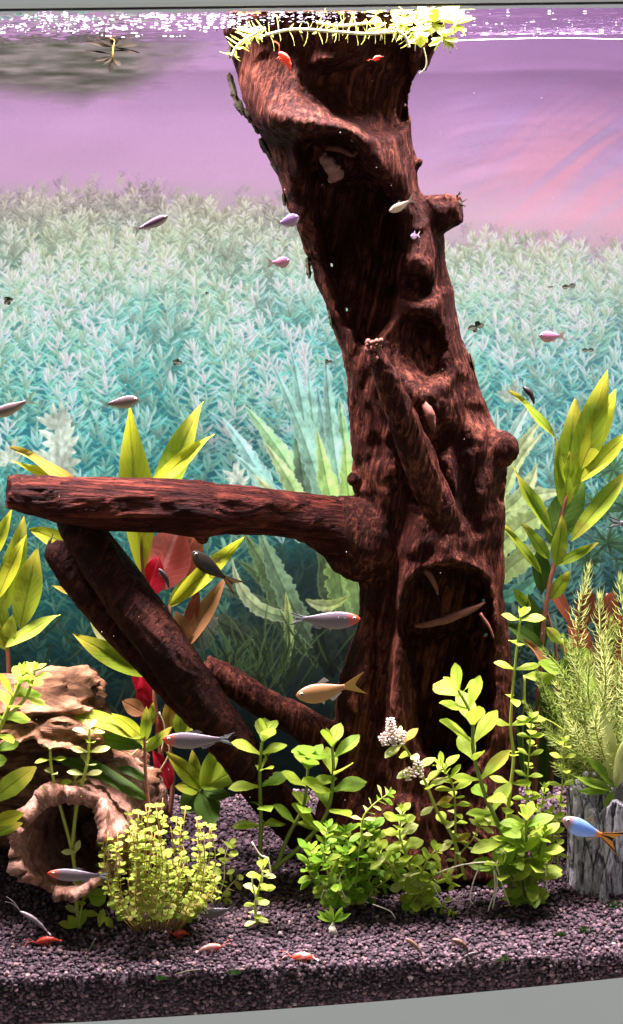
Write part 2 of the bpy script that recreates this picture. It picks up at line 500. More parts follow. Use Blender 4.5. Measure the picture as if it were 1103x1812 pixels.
class Print:
    def __init__(s):
        s.a = np.zeros((CH, CW, 3), np.float32)
    def tc(s, px, py):
        w = P(px, py, YP); return ((w.x - X0) * PS, (pz1 - w.z) * PS)
    def leaf(s, a, b, w, ca, cb, curve=0.0, soft=1.0, alpha=1.0, edge=None, wav=0.0, wf=9.0, pw=0.9, two=0.12, vein=0.0):
        x0, y0 = a; x1, y1 = b
        L = math.hypot(x1 - x0, y1 - y0)
        if L < 1: return
        pad = w + abs(curve) * L + 3
        ix0 = max(0, int(min(x0, x1) - pad)); ix1 = min(CW, int(max(x0, x1) + pad) + 1)
        iy0 = max(0, int(min(y0, y1) - pad)); iy1 = min(CH, int(max(y0, y1) + pad) + 1)
        if ix1 <= ix0 or iy1 <= iy0: return
        Y, X = np.mgrid[iy0:iy1, ix0:ix1].astype(np.float32)
        dx, dy = (x1 - x0) / L, (y1 - y0) / L
        u = ((X - x0) * dx + (Y - y0) * dy) / L
        v = (X - x0) * -dy + (Y - y0) * dx
        uc = np.clip(u, 0, 1)
        v = v - curve * L * 4 * uc * (1 - uc)
        half = 0.5 * w * np.clip(np.sin(np.pi * uc ** pw), 0, 1) ** 0.8
        if wav:
            tab = s.rs.uniform(-1, 1, (2, 400)); q = uc * L / wf * 2.4; iq = np.clip(q.astype(int), 0, 398); fq = q - iq; side = (v > 0).astype(int)
            half = half * (1 + 1.6 * wav * (tab[side, iq] * (1 - fq) + tab[side, iq + 1] * fq) * (uc > 0.05))
        m = np.clip((half - np.abs(v)) / soft + 0.5, 0, 1) * (u > -0.01) * (u < 1.01) * alpha
        c = np.asarray(ca, np.float32) * (1 - uc[..., None]) + np.asarray(cb, np.float32) * uc[..., None]
        c = c * (1 + two * np.sign(v))[..., None]
        if wav: c = c * (1.08 + 0.26 * s.mot[iy0:iy1, ix0:ix1])[..., None]
        if vein: c = c * (1 - vein * np.clip(1.5 - np.abs(v), 0, 1))[..., None]
        if edge is not None:
            e = np.clip(1 - (half - np.abs(v)) / 2.2, 0, 1)[..., None] * 0.8
            c = c * (1 - e) + np.asarray(edge, np.float32) * e
        s.a[iy0:iy1, ix0:ix1] = s.a[iy0:iy1, ix0:ix1] * (1 - m[..., None]) + c * m[..., None]


def blur(a, s):
    r = int(3 * s) + 1
    k = np.exp(-0.5 * (np.arange(-r, r + 1) / s) ** 2); k /= k.sum()
    for ax in (0, 1):
        pad = [(0, 0)] * a.ndim; pad[ax] = (r, r)
        b = np.pad(a, pad, mode='edge'); o = np.zeros_like(a)
        for i, kk in enumerate(k):
            sl = [slice(None)] * a.ndim; sl[ax] = slice(i, i + a.shape[ax]); o += kk * b[tuple(sl)]
        a = o
    return a


def paint_poster():
    rng = random.Random(11)
    pr = Print()
    # photograph coordinates of every print pixel (the print is nearly parallel to the picture)
    cx, cy = pr.tc(551, 600)
    ex, ey = pr.tc(1551, 600); fx, fy = pr.tc(551, 1600)
    Y, X = np.mgrid[0:CH, 0:CW].astype(np.float32)
    A = np.linalg.inv(np.array([[ex - cx, fx - cx], [ey - cy, fy - cy]]) / 1000.0)
    GX = 551 + A[0, 0] * (X - cx) + A[0, 1] * (Y - cy)
    GY = 600 + A[1, 0] * (X - cx) + A[1, 1] * (Y - cy)
    def vgrad(stops):
        ys = [s_[0] for s_ in stops]
        return np.stack([np.interp(GY, ys, [s_[1][k] for s_ in stops]) for k in range(3)], -1)
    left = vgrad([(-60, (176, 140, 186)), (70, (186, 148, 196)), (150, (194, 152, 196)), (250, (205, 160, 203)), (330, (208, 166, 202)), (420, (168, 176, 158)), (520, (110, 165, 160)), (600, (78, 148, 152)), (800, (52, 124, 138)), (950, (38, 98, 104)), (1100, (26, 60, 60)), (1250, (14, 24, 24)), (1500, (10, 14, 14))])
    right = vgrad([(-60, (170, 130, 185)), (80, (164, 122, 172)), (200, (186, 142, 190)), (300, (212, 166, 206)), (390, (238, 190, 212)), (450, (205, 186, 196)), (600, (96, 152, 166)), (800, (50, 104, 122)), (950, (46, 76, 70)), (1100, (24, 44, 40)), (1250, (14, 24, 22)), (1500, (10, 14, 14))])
    t = np.clip((GX - 300) / 600, 0, 1)[..., None]
    a = left * (1 - t) + right * t
    n = fbm(np.stack([GX / 160, GY / 60, 0 * GX], -1), 3, 41)
    a *= (1 + 0.03 * n)[..., None]
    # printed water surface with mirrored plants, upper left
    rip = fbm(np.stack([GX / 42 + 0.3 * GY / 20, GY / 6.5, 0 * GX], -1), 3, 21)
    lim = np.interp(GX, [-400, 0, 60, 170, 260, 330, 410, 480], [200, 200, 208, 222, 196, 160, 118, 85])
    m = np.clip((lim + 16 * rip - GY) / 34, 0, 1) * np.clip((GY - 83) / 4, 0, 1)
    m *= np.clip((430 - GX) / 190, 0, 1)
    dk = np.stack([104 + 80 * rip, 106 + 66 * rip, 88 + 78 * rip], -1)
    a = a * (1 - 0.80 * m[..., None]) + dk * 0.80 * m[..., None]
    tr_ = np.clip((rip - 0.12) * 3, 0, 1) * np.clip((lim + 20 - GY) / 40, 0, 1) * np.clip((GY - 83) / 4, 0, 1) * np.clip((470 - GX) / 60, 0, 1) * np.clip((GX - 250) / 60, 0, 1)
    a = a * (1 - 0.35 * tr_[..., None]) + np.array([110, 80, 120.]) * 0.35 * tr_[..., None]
    # waterline gleam and a darker edge under it, painted into the print
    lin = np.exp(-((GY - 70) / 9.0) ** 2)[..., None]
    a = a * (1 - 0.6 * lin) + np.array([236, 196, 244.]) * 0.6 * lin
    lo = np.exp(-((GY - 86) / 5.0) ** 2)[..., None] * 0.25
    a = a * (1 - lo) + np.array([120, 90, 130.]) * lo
    # pastel streaks of rainbow light painted into the print, right
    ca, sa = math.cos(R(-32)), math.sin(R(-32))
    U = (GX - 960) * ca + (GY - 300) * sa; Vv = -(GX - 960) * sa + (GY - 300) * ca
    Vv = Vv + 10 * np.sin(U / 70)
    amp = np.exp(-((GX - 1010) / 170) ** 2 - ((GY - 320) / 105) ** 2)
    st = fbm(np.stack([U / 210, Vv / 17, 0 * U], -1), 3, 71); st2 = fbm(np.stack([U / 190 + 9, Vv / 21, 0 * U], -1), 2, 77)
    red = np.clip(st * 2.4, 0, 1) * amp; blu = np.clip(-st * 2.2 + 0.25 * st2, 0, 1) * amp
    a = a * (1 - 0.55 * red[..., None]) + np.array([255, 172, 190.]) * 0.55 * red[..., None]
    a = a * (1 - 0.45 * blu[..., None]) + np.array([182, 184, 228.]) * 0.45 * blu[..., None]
    # soft pale arcs, right
    rr = np.hypot(GX - 960, (GY - 520) * 1.5)
    arc = fbm(np.stack([rr / 30, np.arctan2(GY - 520, GX - 960) * 1.5, 0 * rr], -1), 3, 91)
    am = np.clip((GX - 740) / 60, 0, 1) * np.clip((400 - GY) / 100, 0, 1) * np.clip((GY - 100) / 60, 0, 1) * (1 - 0.6 * amp)
    a *= (1 + 0.11 * arc * am)[..., None]
    # rock, right middle
    rk = np.exp(-(((GX - 960) / 60) ** 2 + ((GY - 860) / 110) ** 2) ** 2)
    rn = fbm(np.stack([GX / 14, GY / 14, 0 * GX], -1), 4, 55)
    a = a * (1 - rk[..., None]) + (np.array([118, 122, 112.]) * (1 + 0.35 * rn)[..., None]) * rk[..., None]
    pr.a = a.astype(np.float32)
    pr.rs = np.random.RandomState(8)
    pr.mot = fbm(np.stack([GX / 7.0, GY / 9.0, 0 * GX], -1), 3, 15).astype(np.float32) + 0.8 * fbm(np.stack([GX / 30.0, GY / 34.0, 0 * GX], -1), 2, 25).astype(np.float32)

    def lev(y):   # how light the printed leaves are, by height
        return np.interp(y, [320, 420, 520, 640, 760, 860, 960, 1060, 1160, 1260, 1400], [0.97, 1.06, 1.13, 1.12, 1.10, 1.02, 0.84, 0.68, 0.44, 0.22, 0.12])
    tipc = lambda y: np.array([np.interp(y, [330, 450, 600, 800, 1000], [206, 206, 196, 164, 120]), np.interp(y, [330, 450, 600, 800, 1000], [202, 222, 236, 226, 190]), np.interp(y, [330, 450, 600, 800, 1000], [172, 192, 218, 206, 160])])
    lowc = lambda y: np.array([np.interp(y, [330, 450, 600, 800, 1000], [166, 136, 84, 64, 46]), np.interp(y, [330, 450, 600, 800, 1000], [182, 190, 180, 162, 124]), np.interp(y, [330, 450, 600, 800, 1000], [146, 164, 172, 162, 124])])
    top = lambda x: np.interp(x, [-500, -40, 40, 120, 210, 290, 330, 420, 500, 760, 850, 950, 1103, 1500], [350, 352, 345, 328, 322, 338, 352, 350, 352, 428, 412, 418, 440, 430])
    # purple-tinged twigs at the far top edge
    for k in range(420):
        x = rng.uniform(-480, 1520); y = top(x) + rng.uniform(-22, 40)
        if 500 < x < 740: continue
        c = np.array([172, 150, 168.]) * rng.uniform(0.92, 1.1) if rng.random() < 0.5 else np.array([190, 186, 166.]) * rng.uniform(0.9, 1.08)
        h = rng.uniform(10, 30); lean = rng.uniform(-9, 9)
        p0 = pr.tc(x, y + h); p1 = pr.tc(x + lean, y)
        pr.leaf(p0, p1, 2.0, c, c, alpha=0.55)
        for q in range(6):
            f = 0.25 + q * 0.13; sgn = 1 if q % 2 else -1
            bx, by = x + lean * f, y + h * (1 - f)
            pr.leaf(pr.tc(bx, by), pr.tc(bx + sgn * rng.uniform(5, 9), by - rng.uniform(3, 9)), 2.2, c, c * 1.04, alpha=0.5)
    # the field of stems, far to near
    stems = []
    y = 338.0
    while y < 1290:
        sp = np.interp(y, [338, 500, 700, 1000, 1290], [21, 27, 33, 38, 42])
        x = -480.0 + rng.uniform(0, sp)
        while x < 1520:
            yy = y + rng.uniform(-11, 11)
            if yy > top(x) - 4: stems.append((yy, x + rng.uniform(-9, 9)))
            x += sp * rng.uniform(0.7, 1.3)
        y += np.interp(y, [338, 500, 700, 1000, 1290], [12, 19, 27, 34, 40])
    stems.sort()
    for (y, x) in stems:
        sz = np.interp(y, [338, 450, 600, 800, 1200], [15, 22, 28, 30, 30]) * rng.uniform(0.8, 1.2)
        lean = rng.uniform(-0.30, 0.30)
        bright = rng.choice((0.78, 0.86, 0.94, 1.0, 1.08, 1.14)); hz = np.interp(y, [335, 400, 470, 600], [0.34, 0.14, 0.05, 0.0])
        if 900 < x < 1200: hz = min(0.8, hz + 0.12)
        patch = vnoise(np.array([x / 130, y / 110, 3.0]), 19)
        nn = int(rng.uniform(6, 10)); gap = sz * 0.32
        big = rng.random() < 0.12 and y > 430
        for q in range(nn, -1, -1):
            f = q / nn
            nx_, ny_ = x + lean * gap * (-q) * -1 * 0.5, y + gap * q
            lv = lev(ny_) * bright * (1 + 0.14 * patch)
            cc = (tipc(y) * (1 - f) ** 1.9 + lowc(y) * (1 - (1 - f) ** 1.9)) * lv
            sky = np.array([212, 172, 204.]) if x < 700 else np.array([228, 186, 206.])
            cc = cc * (1 - hz) + sky * hz
            if patch > 0.12: cc = cc * 0.78 + np.array([214, 228, 168.]) * 0.22 * lv
            n2 = 3 if q < 2 else 2
            for e in range(n2):
                an = (rng.uniform(0.15, 1.0) if q > 1 else rng.uniform(0.5, 1.5))
                sg = 1 if e % 2 else -1
                if e == 2: an = 1.45 + rng.uniform(-.2, .2)
                ll = sz * rng.uniform(0.85, 1.25) * (0.75 if q < 2 else 1.0) * (1.25 if big else 1)
                b = pr.tc(nx_, ny_); tx = nx_ + sg * math.cos(an) * ll; ty = ny_ - math.sin(an) * ll
                c1 = np.clip(cc * rng.uniform(0.86, 1.16), 0, 250); 
                c0 = c1 * 0.84
                pr.leaf(b, pr.tc(tx, ty), K * np.interp(sz, [12, 32], [3.0, 4.9]) * (1.3 if big else 1), c0, np.clip(c1 * 1.07, 0, 250), curve=sg * rng.uniform(-0.02, 0.10), alpha=0.88, two=0.07)
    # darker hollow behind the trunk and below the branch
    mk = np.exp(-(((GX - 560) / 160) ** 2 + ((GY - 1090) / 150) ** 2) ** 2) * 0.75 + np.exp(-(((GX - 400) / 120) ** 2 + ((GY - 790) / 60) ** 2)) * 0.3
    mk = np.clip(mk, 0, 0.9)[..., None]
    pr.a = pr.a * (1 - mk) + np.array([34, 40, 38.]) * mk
    # cream rosette plant
    def ros(x, y, s_, c):
        for an, ll in ((100, 60), (60, 52), (135, 50), (25, 44), (165, 42), (200, 30), (-15, 34), (80, 70), (150, 60)):
            a_ = R(an + rng.uniform(-8, 8)); l2 = ll * s_
            pr.leaf(pr.tc(x, y), pr.tc(x + math.cos(a_) * l2, y - math.sin(a_) * l2), 17 * s_ * K, c * 0.86, c, curve=rng.uniform(-.1, .1), wav=0.1, two=0.05)
    for q, (x, y, s_) in enumerate(((104, 830, 1.0), (108, 790, 0.85), (102, 752, 0.7), (14, 815, 0.6), (420, 850, 0.55), (-90, 800, 0.8), (905, 705, 0.5))):
        ros(x, y, s_, np.array([206, 222, 204.]) * (1.0 if q % 2 else 0.93))
    # ribbon leaves with ruffled edges, centre
    G1 = np.array([150, 196, 150.]); G2 = np.array([150, 200, 190.]); G3 = np.array([128, 170, 96.]); DK = np.array([46, 54, 48.])
    for (x0, y0, x1, y1, w, ca_, cb_, cv) in (
            (600, 960, 545, 655, 42, G3, G2 * 1.08, -0.03), (650, 960, 560, 680, 36, G1 * 0.95, G2, -0.04), (560, 960, 515, 620, 38, G1 * 0.9, G2 * 1.05, 0.02),
            (575, 960, 430, 715, 40, G3 * 1.1, G1 * 1.12, 0.05), (545, 950, 520, 760, 34, DK * 1.6, G1 * 0.8, 0.02), (500, 960, 392, 738, 36, G2 * 0.8, G2 * 1.15, 0.06),
            (640, 950, 600, 700, 34, G3 * 1.25, G1 * 1.1, -0.02), (590, 960, 480, 640, 30, G1 * 0.9, G2 * 1.05, 0.03), (620, 960, 575, 620, 30, G1, G2 * 1.1, -0.02), (560, 960, 465, 780, 32, G3 * 1.2, np.array([190, 214, 160.]), 0.04), (530, 960, 410, 800, 28, G1, G2 * 1.1, 0.06), (600, 960, 560, 760, 36, np.array([150, 190, 96.]), np.array([176, 214, 140.]), 0.0), (630, 960, 610, 780, 36, np.array([160, 200, 96.]), np.array([176, 216, 130.]), -0.02), (520, 940, 448, 838, 26, G3, np.array([205, 215, 165.]), 0.05), (665, 940, 640, 760, 30, G3 * 1.2, G1, 0.0)):
        pr.leaf(pr.tc(x0, y0), pr.tc(x1, y1), w * K, ca_, cb_, cv, edge=np.clip(cb_ * 1.28, 0, 242), wav=0.13, wf=9, pw=0.72, vein=0.2)
    # ruffled leaves under the branch
    O1 = np.array([96, 120, 80.]); O2 = np.array([70, 84, 62.]); OC = np.array([188, 196, 150.])
    for (x0, y0, x1, y1, w, ca_, cb_, cv) in (
            (560, 1180, 420, 990, 40, O2 * 0.5, O1 * 0.9, 0.10), (575, 1170, 395, 1040, 44, O2 * 0.6, O2, 0.08), (540, 1160, 430, 940, 44, O2 * .8, O1 * 1.1, 0.03),
            (560, 1150, 455, 930, 40, O2, np.array([120, 150, 116.]), -0.02), (545, 1090, 410, 985, 26, O1, OC, -0.24), (600, 1140, 560, 950, 42, DK * .7, O1, 0.03),
            (612, 1100, 590, 940, 52, O1, np.array([150, 186, 96.]), 0.0), (640, 1110, 600, 930, 44, O1 * 1.1, np.array([150, 180, 92.]), 0.05), (540, 1060, 620, 1050, 22, OC * 0.8, np.array([150, 170, 90.]), 0.2),
            (510, 1170, 505, 1045, 18, O1 * 1.1, np.array([150, 160, 96.]), 0.03), (480, 1180, 330, 1080, 40, DK * 0.7, O2 * 0.8, 0.1), (360, 1150, 345, 1050, 60, DK * 0.9, np.array([92, 88, 74.]), 0.0),
            (590, 1200, 560, 1080, 50, DK * .5, DK * .8, 0.0), (640, 1190, 600, 1090, 50, DK * .5, DK * .9, 0.0)):
        pr.leaf(pr.tc(x0, y0), pr.tc(x1, y1), w * K, ca_, cb_, cv, edge=np.clip(cb_ * 1.35, 0, 225), wav=0.14, wf=8, pw=0.8, vein=0.25)
    # fine grasses low on the print
    for k in range(260):
        x = rng.uniform(-450, 1500); y = rng.uniform(1130, 1330)
        if rng.random() < 0.35: x = rng.uniform(380, 520); y = rng.uniform(1180, 1250)
        h = rng.uniform(40, 110); le = rng.uniform(-70, 70)
        c = np.array([104, 134, 84.]) * rng.uniform(0.35, 1.0) * np.interp(y, [1130, 1330], [1.0, 0.45])
        pr.leaf(pr.tc(x, y), pr.tc(x + le, y - h), 4 * K, c * 0.7, c * 1.1, curve=rng.uniform(-0.15, 0.15), alpha=0.9)
    # pale ruffled leaves right of the trunk
    Y1 = np.array([178, 200, 126.]); Y2 = np.array([206, 220, 166.])
    for (x0, y0, x1, y1, w, ca_, cb_, cv) in (
            (880, 900, 962, 738, 26, Y1 * 0.9, Y2, -0.08), (885, 910, 965, 760, 20, Y1, Y2 * 1.02, -0.1), (870, 860, 945, 700, 22, np.array([120, 180, 170.]), np.array([205, 225, 205.]), -0.03),
            (870, 900, 880, 715, 20, np.array([120, 180, 170.]), np.array([190, 215, 200.]), 0.0), (870, 960, 1000, 870, 46, Y1 * 0.85, Y2 * 0.95, -0.2), (860, 1010, 1000, 900, 50, Y1 * 0.75, Y1 * 1.05, -0.15),
            (870, 1040, 990, 960, 40, Y1 * 0.6, Y1 * 0.95, -0.1), (880, 1060, 960, 1010, 30, np.array([60, 110, 96.]), np.array([100, 150, 120.]), 0.1), (890, 905, 950, 820, 30, Y1, Y2, 0.1)):
        pr.leaf(pr.tc(x0, y0), pr.tc(x1, y1), w * K, ca_, cb_, cv, edge=np.clip(cb_ * 1.12, 0, 240), wav=0.14, wf=8, pw=0.8, vein=0.2)
    # feathery tufts, right edge
    for (x, y, s_) in ((1085, 830, 1.0), (1060, 890, 0.9), (1110, 900, 1.1), (1075, 960, 0.9), (1040, 990, 0.7), (1150, 850, 1.1), (1200, 930, 1.0), (1120, 990, .9)):
        for k in range(46):
            a_ = R(rng.uniform(0, 360)); ll = rng.uniform(25, 52) * s_
            c = np.array([120, 176, 126.]) * rng.uniform(0.6, 1.2) * np.interp(y, [800, 1000], [1.05, 0.6])
            pr.leaf(pr.tc(x, y), pr.tc(x + math.cos(a_) * ll, y - math.sin(a_) * ll * 0.8), 4.0 * K, c * 0.7, c, curve=rng.uniform(-.1, .1), alpha=0.85)
    # slight print softness and paper grain
    pr.a = 0.8 * pr.a + 0.2 * blur(pr.a, 1.2)
    pr.a *= (1 + 0.015 * np.random.RandomState(4).randn(CH, CW, 1)).astype(np.float32)
    a = np.clip(pr.a, 0, 252) / 255.0
    # ink colours in linear light
    lin_ = np.where(a <= 0.04045, a / 12.92, ((a + 0.055) / 1.055) ** 2.4)
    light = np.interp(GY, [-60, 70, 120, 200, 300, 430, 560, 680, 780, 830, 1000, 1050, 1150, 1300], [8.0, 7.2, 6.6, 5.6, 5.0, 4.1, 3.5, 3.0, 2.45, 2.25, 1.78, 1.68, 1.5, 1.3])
    lin_ = lin_ / (light[..., None] * np.array(LAMP_GAIN))          # print colour darkened near the lamp to cancel its falloff
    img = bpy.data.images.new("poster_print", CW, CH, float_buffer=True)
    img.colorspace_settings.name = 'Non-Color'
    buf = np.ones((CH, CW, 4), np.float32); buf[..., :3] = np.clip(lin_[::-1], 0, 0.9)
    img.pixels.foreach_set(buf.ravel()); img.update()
    return img


LAMP_GAIN = (1.19, 1.06, 1.125)
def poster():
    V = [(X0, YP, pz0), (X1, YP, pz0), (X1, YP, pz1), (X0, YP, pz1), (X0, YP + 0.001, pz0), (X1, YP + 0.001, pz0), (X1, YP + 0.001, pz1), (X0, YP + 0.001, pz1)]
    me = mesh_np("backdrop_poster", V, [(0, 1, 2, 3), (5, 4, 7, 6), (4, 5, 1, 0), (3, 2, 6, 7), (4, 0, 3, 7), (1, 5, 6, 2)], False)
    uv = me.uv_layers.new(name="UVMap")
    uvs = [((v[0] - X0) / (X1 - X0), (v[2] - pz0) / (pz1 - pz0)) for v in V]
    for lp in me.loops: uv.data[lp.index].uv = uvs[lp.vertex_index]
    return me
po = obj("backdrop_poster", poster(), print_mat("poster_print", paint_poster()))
tag(po, "printed poster of pale green plants under a pink sky behind the tank", "backdrop", kind='structure')

# ================================================================ GRAVEL
gA = P(100, 1728, 0.007); gB = P(1000, 1692, 0.007); gC = P(420, 1445, 0.22)
gsx = (gB.z - gA.z) / (gB.x - gA.x); gsy = (gC.z - gA.z - gsx * (gC.x - gA.x)) / (gC.y - gA.y)
def gz(x, y):
    x = np.asarray(x, float); y = np.asarray(y, float)
    b = gA.z + gsx * (x - gA.x) + gsy * (y - gA.y)
    return b + 0.0035 * fbm(np.stack([x * 22, y * 22, 0 * x], -1), 2, 31)


def GP(px, py):
    """the point of the gravel seen at this pixel"""
    lo, hi = 0.0, YB
    for _ in range(40):
        m = (lo + hi) / 2; p = P(px, py, m)
        if p.z > float(gz(p.x, p.y)): lo = m
        else: hi = m
    return P(px, py, (lo + hi) / 2)


def gravel():
    rs = np.random.RandomState(5)
    bm = bmesh.new(); bmesh.ops.create_icosphere(bm, subdivisions=1, radius=1.0)
    bm.verts.ensure_lookup_table()
    bv = np.array([v.co[:] for v in bm.verts]); bf = np.array([[v.index for v in f.verts] for f in bm.faces]); bm.free()
    pts = []; rad = []
    xs = 0.0027
    for x in np.arange(-0.30, 0.30, xs):
        for y in np.arange(0.0085, 0.2575, xs * 1.05):
            pts.append((x + rs.uniform(-.0012, .0012), y + rs.uniform(-.0012, .0012)))
    pts = np.array(pts); r = rs.uniform(0.0011, 0.0020, len(pts)) * (1 + 0.4 * (rs.rand(len(pts)) > 0.93))
    z = gz(pts[:, 0], pts[:, 1]) + rs.uniform(-0.0012, 0.0009, len(pts))
    C = np.column_stack([pts, z])
    # the face pressed against the front glass
    f = []
    for x in np.arange(-0.30, 0.30, 0.00255):
        top = float(gz(x, 0.008))
        for zz in np.arange(ZB + 0.004, top - 0.001, 0.0023):
            f.append((x + rs.uniform(-.001, .001), 0.0092 + rs.uniform(-0.0008, 0.0012), zz + rs.uniform(-.0009, .0009)))
    f = np.array(f); C = np.vstack([C, f]); r = np.concatenate([r, rs.uniform(0.0012, 0.0019, len(f))])
    n = len(C)
    q = rs.randn(n, 4); q /= np.linalg.norm(q, axis=1)[:, None]
    w, x, y, zq = q.T
    Rm = np.stack([np.stack([1 - 2 * (y * y + zq * zq), 2 * (x * y - zq * w), 2 * (x * zq + y * w)], -1),
                   np.stack([2 * (x * y + zq * w), 1 - 2 * (x * x + zq * zq), 2 * (y * zq - x * w)], -1),
                   np.stack([2 * (x * zq - y * w), 2 * (y * zq + x * w), 1 - 2 * (x * x + y * y)], -1)], 1)
    sc = rs.uniform(0.65, 1.25, (n, 1, 3))
    jit = 1 + rs.uniform(-0.22, 0.22, (n, len(bv), 1))
    V = bv[None] * jit * sc * r[:, None, None]
    V = np.einsum('nij,nvj->nvi', Rm, V)
    V[:, :, 2] *= 0.85
    V += C[:, None, :]
    V[:, :, 1] = np.maximum(V[:, :, 1], 0.0066)
    Fq = (bf[None] + (np.arange(n) * len(bv))[:, None, None]).reshape(-1, 3)
    me = mesh_fast("gravel", V.reshape(-1, 3), Fq, False)
    at = me.attributes.new("stone", 'FLOAT', 'POINT')
    at.data.foreach_set('value', np.repeat(rs.rand(n).astype(np.float32), len(bv)))
    return me


t = NT("gravel")
av = t.n('ShaderNodeAttribute'); av.attribute_name = "stone"
c = t.ramp(av.outputs['Fac'], [(0.0, (0.014, 0.0082, 0.0095)), (0.35, (0.039, 0.0220, 0.0275)), (0.72, (0.068, 0.039, 0.049)), (0.90, (0.110, 0.066, 0.079)), (0.985, (0.15, 0.088, 0.078)), (1.0, (0.30, 0.24, 0.23))])
nz = t.noise(t.pos(), 900.0, 3)
c = t.mix(0.35, c, t.mix(nz.outputs[0], (0.4, 0.4, 0.4), (1.5, 1.5, 1.5)), 'MULTIPLY')
M_GRAVEL = t.finish(t.principled(c, 0.68, 0.28, t.bump(nz.outputs[0], 0.4, 0.0005)))
go = obj("gravel", gravel(), M_GRAVEL)
tag(go, "dark purple-grey gravel covering the tank floor", "gravel", kind='stuff')
def bed():
    nx, ny = 80, 30
    xs = np.linspace(X0 + 0.001, X1 - 0.001, nx); ys = np.linspace(0.0105, YB - 0.001, ny)
    Xg, Yg = np.meshgrid(xs, ys)
    V = np.stack([Xg, Yg, gz(Xg, Yg) - 0.0016], -1).reshape(-1, 3)
    Fq = grid_faces(ny, nx, False)
    # front face down to the tank floor
    base = len(V); lowv = V[:nx].copy(); lowv[:, 2] = ZB + 0.0005
    V = np.vstack([V, lowv])
    extra = np.stack([np.arange(nx - 1) + base, np.arange(nx - 1) + base + 1, np.arange(nx - 1) + 1, np.arange(nx - 1)], -1)
    return mesh_fast("ground", V, np.vstack([Fq, extra]))
gb = obj("ground", bed(), simple_mat("ground", (0.035, 0.028, 0.032), 0.8, 0.1, 0.4, 400))
tag(gb, kind='structure')
# ================================================================ DRIFTWOOD TRUNK
TY = 0.155
DZ = 0.023                                      # depth of the trunk's axis
rows = np.array([
    [22, 402, 775], [45, 398, 772], [70, 402, 764], [100, 411, 750], [130, 417, 734], [150, 421, 727], [180, 432, 724], [200, 440, 724], [250, 468, 727], [275, 480, 735], [300, 488, 737], [330, 500, 741], [350, 503, 748],
    [380, 513, 770], [410, 530, 785], [440, 541, 787], [470, 552, 786], [500, 562, 795], [550, 581, 808], [600, 598, 822], [650, 608, 838], [700, 613, 853], [740, 617, 868], [770, 620, 884], [800, 622, 893], [850, 624, 898],
    [900, 630, 893], [950, 634, 891], [1000, 632, 890], [1040, 636, 890], [1080, 637, 894], [1120, 627, 899], [1160, 612, 903], [1200, 603, 905], [1250, 594, 909], [1300, 590, 912], [1400, 570, 918], [1480, 545, 926], [1560, 530, 935]], float)


def raster(poly, sigma, jit=0.0, seed=0):
    """soft mask of a polygon in photograph pixels on a 2 px grid"""
    poly = np.array(poly, float)
    if jit:
        q = []
        k = len(poly)
        for i in range(k):
            a, b = poly[i], poly[(i + 1) % k]
            n = max(2, int(np.hypot(*(b - a)) / 7))
            for f in np.linspace(0, 1, n, endpoint=False): q.append(a + (b - a) * f)
        q = np.array(q); rs = np.random.RandomState(seed); q += rs.uniform(-jit, jit, q.shape); poly = q
    gx, gy = np.meshgrid(np.arange(0, 1104, 2.0), np.arange(0, 1812, 2.0))
    ins = np.zeros(gx.shape, bool)
    x, y = poly[:, 0], poly[:, 1]
    j = len(poly) - 1
    for i in range(len(poly)):
        if y[i] != y[j]:
            ins ^= ((y[i] > gy) != (y[j] > gy)) & (gx < (x[j] - x[i]) * (gy - y[i]) / (y[j] - y[i]) + x[i])
        j = i
    m = ins.astype(np.float32)
    return blur(m, sigma / 2.0) if sigma > 0 else m


